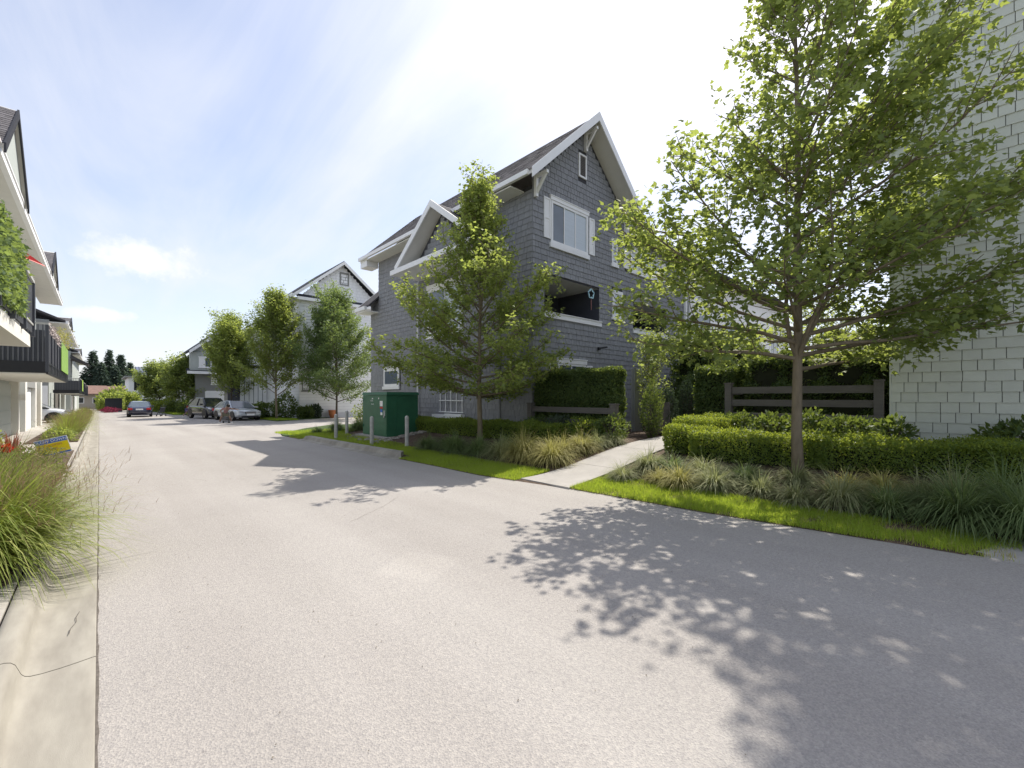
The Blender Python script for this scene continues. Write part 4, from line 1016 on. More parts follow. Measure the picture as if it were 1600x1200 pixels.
for k_ in range(9): mb = MB(); mb.box(10.6+k_*.12,10.6+k_*.12+.09,6.0,6.03,.5,1.35); mb.build('slat', M['charcoal'], gt)
mb = MB(); mb.box(10.58,11.7,6.035,6.07,.62,.70); mb.box(10.58,11.7,6.035,6.07,1.12,1.2); mb.build('crossbar', M['charcoal'], gt)

# ------------------------------------------------------------------ utility box
ub = thing('utility_cabinet', 'green electrical transformer cabinet with faded stickers on a stone pad', 'utility box', (7.06,13.7,.10))
bx0, bx1, by0, by1, bz0, bz1 = 7.02,8.2,13.62,15.45,.16,1.66
mb = MB(); mb.box(bx0,bx1,by0,by1,bz0,bz1-.10); mb.build('cabinet_body', M['green_box'], ub)
mb = MB(); mb.hexa([(bx0-.03,by0-.03,bz1-.098),(bx1+.03,by0-.03,bz1-.098),(bx1+.03,by1+.03,bz1-.098),(bx0-.03,by1+.03,bz1-.098),(bx0-.01,by0-.01,bz1),(bx1+.01,by0-.01,bz1),(bx1+.01,by1+.01,bz1),(bx0-.01,by1+.01,bz1)]); mb.build('lid', M['green_box'], ub)
mb = MB(); mb.box(bx0-.014,bx0-.001,by0+.01,by1-.01,.60,1.53); mb.box(bx0-.014,bx0-.001,by0+.01,by1-.01,.20,.585); mb.build('door', M['green_box'], ub)
mb = MB(); mb.box(bx0+.35,bx0+.37,by0-.012,by0-.001,.2,1.5); mb.box(bx0+.6,bx0+1.1,by0-.014,by0-.001,1.42,1.46); mb.build('side_seam', M['green_box'], ub)
def decal(parent, name, m, y0,y1,z0,z1, w=.016): mb = MB(); mb.box(bx0-w-.003,bx0-w,y0,y1,z0,z1); return mb.build(name, m, parent)
decal(ub, 'white_sticker', M['white'], 13.90,14.10,1.18,1.36); decal(ub, 'red_sticker', M['red'], 13.90,14.10,1.10,1.16)
decal(ub, 'blue_sticker', M['blue'], 13.92,14.06,.98,1.07); decal(ub, 'white_sticker', M['white'], 13.92,14.06,.88,.97)
decal(ub, 'label_plate', M['white'], 14.16,14.22,1.42,1.47); decal(ub, 'label_plate', M['white'], 14.62,14.70,1.42,1.46)
def text(s, size, loc, rot, m, name, parent=None, label=None, ext=.002):
    c = bpy.data.curves.new(name, 'FONT'); c.body = s; c.size = size; c.extrude = ext; c.align_x = 'CENTER'; c.align_y = 'CENTER'
    o = bpy.data.objects.new(name, c); COL.objects.link(o); dg = bpy.context.evaluated_depsgraph_get()
    me = bpy.data.meshes.new_from_object(o.evaluated_get(dg)); bpy.data.objects.remove(o)
    o = bpy.data.objects.new(name, me); COL.objects.link(o); me.materials.append(m)
    o.rotation_euler = rot; o.location = Vector(loc)-(root_loc(parent) if parent else Vector((0,0,0)))
    if parent: o.parent = parent
    return o
wt = flat('stencil_white', (.6,.66,.62), .6)
rX = (R(90), 0, R(-90))
text('12345', .085, (bx0-.018,14.72,1.36), rX, wt, 'stencil_number', ub)
text('50 kVA', .07, (bx0-.018,14.66,1.24), rX, wt, 'stencil_rating', ub)
text('!', .12, (bx0-.021,14.02,1.27), rX, M['red'], 'warning_mark', ub)
for zz in (.42,1.35):
    mb = MB(); mb.tube([(bx0-.024,15.38,zz),(bx0-.024,15.38,zz+.10)], .014, 8); mb.build('hinge', M['green_box'], ub)
mb = MB(); mb.box(bx0-.035,bx0-.016,13.72,13.80,.86,1.04); mb.build('latch', M['steel'], ub)
mb = MB(); mb.tube([(bx0-.045,13.76,.80),(bx0-.045,13.76,.86)], .022, 8); mb.build('padlock', M['rim'], ub)
for k_ in range(6):
    mb = MB(); mb.box(bx0+.65,bx0+1.05,by0-.012,by0-.001,.34+k_*.045,.36+k_*.045); mb.build('vent_slot', M['green_box'], ub)
mb = MB(); mb.box(bx0-.22,bx1+.15,by0-.25,by1+.2,-.02,.155); mb.build('pad', M['path'], ub)
mb = MB(); rd = random.Random(5)
for k_ in range(260):
    x_ = rd.uniform(6.35,8.6); y_ = rd.choice((rd.uniform(12.95,13.4), rd.uniform(13.2,15.8))) ; 
    if y_ > 13.36 and x_ > 6.78: continue
    s_ = rd.uniform(.03,.07); z_ = H(x_,y_)+.03
    mb.hexa([(x_-s_,y_-s_*.8,z_),(x_+s_,y_-s_,z_),(x_+s_*.9,y_+s_,z_),(x_-s_,y_+s_*.7,z_),(x_-s_*.6,y_-s_*.5,z_+s_*.7),(x_+s_*.6,y_-s_*.6,z_+s_*.6),(x_+s_*.5,y_+s_*.6,z_+s_*.8),(x_-s_*.6,y_+s_*.5,z_+s_*.6)], 0, rd.random())
struct(mb, 'gravel', M['stone'], kind='stuff')
# bollards
bl = [(6.22,15.93,'grey steel bollard left of the cabinet, farthest along the kerb'),(7.02,16.9,'grey steel bollard behind the others, closest to the yellow-green shrub'),(6.14,12.9,'grey steel bollard standing in front of the green cabinet door'),(6.51,11.42,'grey steel bollard at the right front corner of the green cabinet')]
b0 = None
for x_, y_, lab in bl:
    z_ = H(x_, y_)
    if b0 is None:
        b0 = thing('bollard', lab, 'bollard', (x_,y_,z_), group='steel bollards round the green cabinet')
        mb = MB(); mb.tube([(0,0,-.1),(0,0,.86)], .058, 16); mb.build('post', M['steel'], b0, origin=(0,0,0), smooth=False)
        mb = MB(); mb.tube([(0,0,.86),(0,0,.885),(0,0,.90)], [.056,.045,.01], 16); mb.build('cap', M['steel'], b0, origin=(0,0,0))
    else: dup(b0, (x_,y_,z_), .5, lab)

# ------------------------------------------------------------------ lawn sign
sg = thing('lawn_sign', 'small tilted blue and yellow SLOW DOWN lawn sign among flowers', 'sign', (-.80,15.8,.12), rz=R(-8))
MS = Matrix.Rotation(R(-14), 4, 'Y')
def signpart(mb, name, m): 
    me = mb.mesh(name); me.transform(MS); return link_mesh(name, me, sg, m)
mb = MB(); mb.box(-.30,.30,-.004,.004,-.06,.36); sp_ = signpart(mb, 'sign_panel', M['white'])
mb = MB(); mb.box(-.285,.285,-.008,-.0045,.245,.345); signpart(mb, 'header_band', M['blue'])
mb = MB(); mb.box(-.285,.285,-.008,-.0045,-.01,.24); signpart(mb, 'yellow_field', M['yellow'])
mb = MB(); mb.box(-.285,.285,-.008,-.0045,-.05,-.012); signpart(mb, 'footer_band', M['blue'])
for s_, sz, xz, m_ in (('SLOW DOWN', .088, (0,.293), M['white']), ('CHILDREN', .07, (0,.185), M['orange']), ('PLAYING', .07, (-.06,.10), M['orange'])):
    o = text(s_, sz, (0,0,0), (0,0,0), m_, 'lettering'); me = o.data; me.transform(Matrix.Rotation(R(90),4,'X')); me.transform(Matrix.Translation((xz[0], -.0105, xz[1]))); me.transform(MS); o.rotation_euler = (0,0,0); o.parent = sg
for x_ in (-.2,.2): mb = MB(); mb.tube([(x_,0.006,-.3),(x_,0.006,.0)], .004, 6); signpart(mb, 'wire_leg', M['steel'])

# ------------------------------------------------------------------ cars
def make_car(name, lab, paint, kind='sedan', L=4.7, Wd=1.8, Hh=1.45, group=None, label_extra=None, rear=False):
    c = thing(name, lab, 'car', (0,0,0), group=group)
    def st(pts): return pts
    hw = Wd/2
    if kind == 'sedan':
        S = [(-.5,.42,.62,.70),(-.485,.26,.82,.86),(-.42,.20,.95,.95),(-.30,.18,.97,1.0),(-.1,.17,.94,1.0),(.12,.17,.92,1.0),(.30,.18,.88,.99),(.42,.20,.78,.95),(.485,.26,.66,.86),(.5,.40,.55,.74)]
        Cb = [(-.40,.96,.97,.80),(-.27,.95,1.0,.78),(-.08,.94,1.45/1.45,.70),(.06,.93,1.0,.68),(.10,.93,1.0,.68),(.27,.90,.62,.80)]
        roof = [(-.38,.96,.84),(-.22,Hh-.06,.72),(-.08,Hh,.68),(.06,Hh-.02,.68),(.24,.93,.80)]
    else:
        S = [(-.5,.45,.80,.74),(-.485,.30,1.02,.88),(-.42,.24,1.10,.96),(-.30,.22,1.10,1.0),(-.1,.21,1.08,1.0),(.12,.21,1.06,1.0),(.28,.22,1.04,.99),(.41,.24,.94,.95),(.48,.30,.80,.86),(.5,.46,.66,.74)]
        roof = [(-.485,1.05,.84),(-.42,Hh-.14,.74),(-.25,Hh,.70),(.02,Hh,.69),(.08,Hh-.02,.68),(.27,1.05,.80)]
    mb = MB(); rings = []
    for (t, zb, zt, wf) in S:
        y = -t*L; w_ = hw*wf; zm = (zb+zt)/2
        rings.append([(-w_*.90,y,zb),(-w_,y,zb+.12),(-w_*1.0,y,zm),(-w_*.985,y,zt-.10),(-w_*.90,y,zt-.02),(-w_*.5,y,zt+.025),(w_*.5,y,zt+.025),(w_*.90,y,zt-.02),(w_*.985,y,zt-.10),(w_,y,zm),(w_,y,zb+.12),(w_*.90,y,zb)])
    mb.loft(rings); body = mb.build('body', paint, c, origin=(0,0,0), smooth=True)
    md = body.modifiers.new('subsurf', 'SUBSURF'); md.levels = 1; md.render_levels = 1
    # cabin: glass band with painted roof
    def zbody(t):
        for a, b in zip(S, S[1:]):
            if a[0] <= t <= b[0]: return a[2]+(b[2]-a[2])*(t-a[0])/(b[0]-a[0])
        return S[-1][2]
    mb = MB(); rings = []
    for (t, zr, wf) in roof:
        y = -t*L; zb = zbody(t)-.06; wr = hw*wf; wb_ = hw*.90; f = max(0, (zr-zb)/(Hh-zb)); ww = wb_+(wr-wb_)*f
        rings.append([(-wb_,y,zb),(-ww,y,zr-.03*f),(-ww*.85,y,zr),(ww*.85,y,zr),(ww,y,zr-.03*f),(wb_,y,zb)])
    mb.loft(rings, close=False, cap=False); mb.build('cabin_glass', M['glass_dark'] if kind != 'sedan' else M['glass'], c, origin=(0,0,0), smooth=False)
    mid = [r_ for r_ in roof if r_[1] > Hh-.16]
    mb = MB(); rings = []
    for (t, zr, wf) in mid:
        y = -t*L; ww = hw*wf; rings.append([(-ww*1.01,y,zr-.07),(-ww*.86,y,zr+.012),(ww*.86,y,zr+.012),(ww*1.01,y,zr-.07),(ww*.8,y,zr-.02),(-ww*.8,y,zr-.02)])
    mb.loft(rings); mb.build('roof_panel', paint, c, origin=(0,0,0), smooth=False)
    mb = MB()   # pillars
    for s_ in (-1, 1):
        for (a, b) in ((roof[0], roof[1] if kind == 'sedan' else roof[2]), (roof[-1], roof[-2])):
            p0 = (s_*hw*.90,-a[0]*L,a[1]); p1 = (s_*hw*b[2]*1.0,-b[0]*L,b[1]-.02); mb.bar(p0, p1, .07, .06)
        t = 0.0-.05; mb.bar((s_*hw*.905,-t*L,zbody(t)), (s_*hw*.70,-t*L,Hh-.05), .05,.09)
    mb.build('pillar', paint, c, origin=(0,0,0))
    fy_ = -L*.5; ry_ = L*.5; zf = .62 if kind == 'sedan' else .82
    for s_ in (-1, 1):
        mb = MB(); mb.hexa([(s_*hw*.46,fy_-.0,zf-.06),(s_*hw*.80,fy_+.06,zf-.05),(s_*hw*.93,fy_+.30,zf+.02),(s_*hw*.5,fy_+.12,zf+.02),(s_*hw*.48,fy_+.02,zf+.07),(s_*hw*.80,fy_+.09,zf+.08),(s_*hw*.92,fy_+.33,zf+.10),(s_*hw*.52,fy_+.2,zf+.09)]); mb.build('headlight', M['rim'], c, origin=(0,0,0))
        mb = MB(); mb.box(min(s_*hw*.55,s_*hw*.9),max(s_*hw*.55,s_*hw*.9),ry_-.10,ry_-.0+.005,zf+.06,zf+.24); mb.build('tail_light', M['red'], c, origin=(0,0,0))
        mb = MB(); xm = s_*(hw*.95+.08); mb.box(xm-.10,xm+.10,-.22*L-.06,-.22*L+.06,zf+.30,zf+.42); mb.build('mirror', paint, c, origin=(0,0,0))
    mb = MB(); mb.box(-hw*.38,hw*.38,fy_-.015,fy_+.08,zf-.11,zf+.05); g_ = mb.build('grille', M['black'], c, origin=(0,0,0))
    mb = MB()
    for k_ in range(3): mb.box(-hw*.36,hw*.36,fy_-.025,fy_-.016,zf-.09+k_*.045,zf-.07+k_*.045)
    mb.build('grille_bar', M['rim'], g_, origin=(0,0,0))
    mb = MB(); mb.box(-hw*.6,hw*.6,fy_-.01,fy_+.1,.26,.36); mb.build('air_intake', M['black'], c, origin=(0,0,0))
    for yy, sgn in ((fy_-.03,-1),(ry_+.012,1)):
        mb = MB(); mb.box(-.26,.26,yy,yy+.015,(.40 if sgn < 0 else .66),(.53 if sgn < 0 else .80)); mb.build('number_plate', M['white'], c, origin=(0,0,0))
    wr_ = .32 if kind == 'sedan' else .36
    tm = MB()
    for (i0, r_, y_) in ((0,.0,0),): pass
    tm.loft([[(x_, math.cos(a)*rr, math.sin(a)*rr) for a in np.linspace(0, 2*math.pi, 25)[:-1]] for x_, rr in ((-.11,wr_*.68),(-.11,wr_*.94),(-.09,wr_),(.09,wr_),(.11,wr_*.94),(.11,wr_*.68))], cap=False)
    tyre = tm.mesh('tyre', smooth=True); tyre.materials.append(M['tyre'])
    rm = MB(); 
    rm.loft([[(x_, math.cos(a)*rr, math.sin(a)*rr) for a in np.linspace(0, 2*math.pi, 25)[:-1]] for x_, rr in ((.105,wr_*.70),(.105,wr_*.62),(.05,wr_*.60))], cap=False)
    for k_ in range(5):
        a = k_*2*math.pi/5; d = Vector((0, math.cos(a), math.sin(a))); e = Vector((0,-math.sin(a),math.cos(a)))
        A = Vector((.09,0,0)); rm.hexa([A-e*.03+d*.02-Vector((.04,0,0)), A+e*.03+d*.02-Vector((.04,0,0)), A+e*.03+d*.02, A-e*.03+d*.02, A-e*.055+d*wr_*.63-Vector((.04,0,0)), A+e*.055+d*wr_*.63-Vector((.04,0,0)), A+e*.055+d*wr_*.63, A-e*.055+d*wr_*.63])
    rm.loft([[(x_, math.cos(a)*rr, math.sin(a)*rr) for a in np.linspace(0, 2*math.pi, 13)[:-1]] for x_, rr in ((.05,.07),(.10,.06))], cap=True)
    rim = rm.mesh('rim'); rim.materials.append(M['rim'])
    hubm = MB(); hubm.loft([[(x_, math.cos(a)*wr_*.62, math.sin(a)*wr_*.62) for a in np.linspace(0, 2*math.pi, 25)[:-1]] for x_ in (-.1,.03)], cap=True); hub = hubm.mesh('brake_disc'); hub.materials.append(M['black'])
    am = MB(); am.loft([[(x_, math.cos(a)*rr, max(-.1,math.sin(a)*rr)) for a in np.linspace(0, 2*math.pi, 25)[:-1]] for x_, rr in ((-.2,wr_*1.17),(.018,wr_*1.17))], cap=True)
    arch = am.mesh('wheel_arch'); arch.materials.append(M['black'])
    for s_ in (-1, 1):
        for yy in (-L*.315, L*.295):
            wv_ = bpy.data.objects.new('wheel', tyre); COL.objects.link(wv_); wv_.parent = c; wv_.location = (s_*(hw-.10), yy, wr_); wv_.rotation_euler = (0,0, 0 if s_ > 0 else math.pi)
            for me_ in (rim, hub):
                q = bpy.data.objects.new(me_.name, me_); COL.objects.link(q); q.parent = wv_
            q = bpy.data.objects.new('wheel_arch', arch); COL.objects.link(q); q.parent = c; q.location = (s_*(hw-.005), yy, wr_+.02); q.rotation_euler = (0,0, 0 if s_ > 0 else math.pi)
    return c
def paint(name, col): return mat(name, col, .25, .02, 1, spec=.6, coat=.8, metal=.25)
sil = paint('silver_paint', (.50,.53,.56)); dk = paint('dark_paint', (.035,.035,.040)); nv = paint('navy_paint', (.015,.02,.055)); wh = paint('white_paint', (.75,.76,.77)); rdp = paint('dark_red_paint', (.25,.02,.04))
def put(c, x, y, rz): c.location = (x, y, base(y)); c.rotation_euler = (0,0,rz)
put(make_car('parked_car', 'silver sedan with license plate parked facing us beside the people', sil, 'sedan', 4.7, 1.82, 1.45), 7.6, 38.6, R(10))
put(make_car('parked_car', 'dark bronze crossover parked behind the silver sedan', dk, 'suv', 4.6, 1.88, 1.70), 6.75, 44.3, R(12))
put(make_car('parked_car', 'navy sedan seen from behind standing on the street', nv, 'sedan', 4.6, 1.80, 1.46), 2.85, 55.0, R(176))
put(make_car('parked_car', 'white crossover nosing out of the left driveway', wh, 'suv', 4.4, 1.86, 1.62), -3.5, 41.3, R(90))

# ------------------------------------------------------------------ people
def skin_body(name, joints, bones, mats, parent, sub=2, m=None):
    me = bpy.data.meshes.new(name); me.from_pydata([j[0] for j in joints], bones, []); me.update()
    o = bpy.data.objects.new(name, me); COL.objects.link(o)
    md = o.modifiers.new('skin', 'SKIN'); md.use_smooth_shade = True; md.branch_smoothing = .6
    for i, j in enumerate(joints):
        v = me.skin_vertices[0].data[i]; v.radius = (j[1], j[2] if len(j) > 2 else j[1]); v.use_root = (i == 0)
    s_ = o.modifiers.new('sub', 'SUBSURF'); s_.levels = sub; s_.render_levels = sub
    dg = bpy.context.evaluated_depsgraph_get(); m2 = bpy.data.meshes.new_from_object(o.evaluated_get(dg)); bpy.data.objects.remove(o)
    o = bpy.data.objects.new(name, m2); COL.objects.link(o); o.parent = parent; m2.materials.clear(); m2.materials.append(m); 
    return o
def person(lab, loc, rz, J, shirt, shorts, scale=1.0):
    """J: dict of joint positions, figure faces -Y"""
    p = thing('person', lab, 'person', loc, rz); p.scale = (scale,)*3
    names = ['pel','chest','neck','head','headt','lsh','lel','lwr','lha','rsh','rel','rwr','rha','lhip','lkn','lan','lto','rhip','rkn','ran','rto']
    Rr = dict(pel=.13,chest=.14,neck=.055,head=.092,headt=.075,lsh=.062,lel=.042,lwr=.030,lha=.034,rsh=.062,rel=.042,rwr=.030,rha=.034,lhip=.095,lkn=.060,lan=.042,lto=.04,rhip=.095,rkn=.060,ran=.042,rto=.04)
    B = [('pel','chest'),('chest','neck'),('neck','head'),('head','headt'),('chest','lsh'),('lsh','lel'),('lel','lwr'),('lwr','lha'),('chest','rsh'),('rsh','rel'),('rel','rwr'),('rwr','rha'),('pel','lhip'),('lhip','lkn'),('lkn','lan'),('lan','lto'),('pel','rhip'),('rhip','rkn'),('rkn','ran'),('ran','rto')]
    jl = [(J[n], Rr[n]) for n in names]; bl_ = [(names.index(a), names.index(b)) for a, b in B]
    skin_body('body', jl, bl_, None, p, 2, M['skin'])
    # clothing: slightly larger skins round torso and thighs
    def cloth(nm, seq, bones, m, grow):
        skin_body(nm, [(J[n] if isinstance(n, str) else n[0], (Rr[n] if isinstance(n, str) else n[1])+grow) for n in seq], bones, None, p, 1, m)
    def mid(a, b, t): return tuple(J[a][i]+(J[b][i]-J[a][i])*t for i in range(3))
    cloth('shirt', ['chest','pel',(mid('chest','neck',.5),.08),'lsh',(mid('lsh','lel',.6),.05),'rsh',(mid('rsh','rel',.6),.05)], [(0,1),(0,2),(0,3),(3,4),(0,5),(5,6)], shirt, .016)
    cloth('shorts', ['pel','lhip',(mid('lhip','lkn',.75),.075),'rhip',(mid('rhip','rkn',.75),.075)], [(0,1),(1,2),(0,3),(3,4)], shorts, .022)
    # hair cap, face details, fingers
    h = Vector(J['head']); t = (Vector(J['headt'])-h).normalized(); 
    mb = MB(); rings = []
    X_ = t.orthogonal().normalized(); Y_ = t.cross(X_)
    for s_, rr in ((-.03,.102),(.03,.112),(.08,.104),(.12,.07),(.14,.01)):
        rings.append([tuple(h+t*s_+(X_*math.cos(a)+Y_*math.sin(a))*rr+Vector((0,.022,0))) for a in np.linspace(0, 2*math.pi, 13)[:-1]])
    mb.loft(rings); mb.build('hair', M['hair'], p, origin=(0,0,0), smooth=True)
    mb = MB()
    for s_ in (-1, 1): q = h+Vector((s_*.035,-.092,.01)); mb.box(q.x-.012,q.x+.012,q.y-.006,q.y+.004,q.z-.007,q.z+.007)
    mb.build('eye', M['hair'], p, origin=(0,0,0))
    mb = MB()
    q = h+Vector((0,-.10,-.02)); mb.hexa([q+Vector(v) for v in ((-.012,0,-.015),(.012,0,-.015),(.012,.02,-.015),(-.012,.02,-.015),(-.005,.005,.02),(.005,.005,.02),(.005,.02,.02),(-.005,.02,.02))]); mb.build('nose', M['skin'], p, origin=(0,0,0))
    for hd, wr in (('lha','lwr'),('rha','rwr')):
        d = (Vector(J[hd])-Vector(J[wr])).normalized(); sd = d.cross(Vector((0,0,1))).normalized(); mb = MB()
        for k_ in range(4): a = Vector(J[hd])+sd*(k_-1.5)*.018; mb.tube([a, a+d*.04, a+d*(.065+.008*(1.5-abs(k_-1.5)))+Vector((0,0,-.015))], [.009,.008,.006], 6)
        a = Vector(J[hd])-d*.02+sd*.035; mb.tube([a, a+sd*.02+d*.02, a+sd*.025+d*.045], [.010,.009,.007], 6)
        mb.build('fingers', M['skin'], p, origin=(0,0,0))
    for an, to in (('lan','lto'),('ran','rto')):
        a = Vector(J[an]); b = Vector(J[to]); mb = MB(); mb.tube([a+Vector((0,.03,-.03)), (a+b)/2+Vector((0,0,-.02)), b+Vector((0,-.02,0))], [.05,.05,.035], 8); mb.build('shoe', M['white'], p, origin=(0,0,0))
    return p
# bending child with outstretched arm by the sedan (figure frame: faces -Y, x to its left)
J1 = dict(pel=(0,.12,.62),chest=(.05,-.12,.90),neck=(.09,-.22,1.02),head=(.13,-.30,1.10),headt=(.16,-.33,1.20),
 lsh=(.20,-.15,.95),lel=(.40,-.25,.90),lwr=(.60,-.30,.88),lha=(.67,-.32,.87),rsh=(-.09,-.12,.97),rel=(-.27,.0,.82),rwr=(-.22,-.10,.64),rha=(-.20,-.14,.59),
 lhip=(.10,.10,.58),lkn=(.24,-.06,.36),lan=(.34,.04,.08),lto=(.36,-.10,.045),rhip=(-.10,.12,.58),rkn=(-.24,-.02,.36),ran=(-.30,.14,.08),rto=(-.32,.0,.045))
p1 = person('child in pink shirt and khaki shorts bending with arms out by the sedan', (5.98,33.6,base(33)), R(-8), J1, M['pink_shirt'], M['khaki'])
J2 = dict(pel=(0,.28,.60),chest=(0,-.02,.84),neck=(0,-.15,.93),head=(0,-.24,.99),headt=(0,-.30,1.08),
 lsh=(.14,-.04,.88),lel=(.18,-.24,.74),lwr=(.16,-.42,.70),lha=(.15,-.49,.70),rsh=(-.14,-.04,.88),rel=(-.18,-.24,.74),rwr=(-.16,-.42,.70),rha=(-.15,-.49,.70),
 lhip=(.09,.27,.56),lkn=(.12,.08,.34),lan=(.12,.30,.08),lto=(.12,.16,.045),rhip=(-.09,.27,.56),rkn=(-.12,.30,.32),ran=(-.12,.55,.10),rto=(-.12,.44,.045))
p2 = person('child in grey top and purple shorts leaning forward beyond the dark crossover', (6.15,49.5,base(49)), R(75), J2, M['grey_shirt'], M['purple'], 1.15)
# small scooter and pushchair
sc_ = thing('kick_scooter', 'small dark kick scooter under the bending child', 'scooter', (5.98,33.35,base(33)), R(20))
mb = MB(); mb.box(-.06,.06,-.25,.30,.09,.12); mb.build('deck', M['black'], sc_, origin=(0,0,0)); mb = MB(); mb.tube([(0,-.28,.1),(0,-.22,.62)], .016, 8); mb.tube([(-.16,-.22,.62),(.16,-.22,.62)], .014, 8); mb.build('handlebar', M['black'], sc_, origin=(0,0,0))
for yy in (-.30,.32):
    mb = MB(); mb.loft([[(x_, yy+math.cos(a)*.07, .075+math.sin(a)*.07) for a in np.linspace(0,2*math.pi,13)[:-1]] for x_ in (-.015,.015)]); mb.build('wheel', M['tyre'], sc_, origin=(0,0,0))
pr_ = thing('pushchair', 'dark folding pushchair standing right of the navy sedan', 'pushchair', (4.35,54.0,base(54)), R(200))
mb = MB(); 
for s_ in (-.22,.22): mb.tube([(s_,-.35,.08),(s_,.05,.5),(s_,.45,1.0)], .018, 6); mb.tube([(s_,.35,.08),(s_,.0,.45),(s_,-.25,.62)], .018, 6)
mb.tube([(-.22,.45,1.0),(.22,.45,1.0)], .02, 6); mb.build('frame', M['black'], pr_, origin=(0,0,0))
mb = MB(); mb.hexa([(-.2,-.2,.42),(.2,-.2,.42),(.2,.15,.38),(-.2,.15,.38),(-.2,-.2,.48),(.2,-.2,.48),(.2,.15,.44),(-.2,.15,.44)]); mb.hexa([(-.2,.15,.40),(.2,.15,.40),(.2,.35,.85),(-.2,.35,.85),(-.2,.10,.44),(.2,.10,.44),(.2,.29,.87),(-.2,.29,.87)]); mb.build('seat', M['dark_board'], pr_, origin=(0,0,0))
for s_ in (-.22,.22):
    for yy in (-.35,.35): mb = MB(); mb.loft([[(s_+x_, yy+math.cos(a)*.09, .09+math.sin(a)*.09) for a in np.linspace(0,2*math.pi,13)[:-1]] for x_ in (-.02,.02)]); mb.build('wheel', M['tyre'], pr_, origin=(0,0,0))
pot = thing('planter_pot', 'orange clay pot by the white garage across the lane', 'pot', (14.0,38.2-1.6,base(37))); mb = MB(); mb.tube([(0,0,0),(0,0,.25),(0,0,.55),(0,0,.6)], [.16,.26,.30,.28], 14); mb.build('pot_body', M['orange'], pot, origin=(0,0,0)); mb = MB(); mb.tube([(0,0,.56),(0,0,.64)], .32, 14); mb.build('pot_rim', M['orange'], pot, origin=(0,0,0))

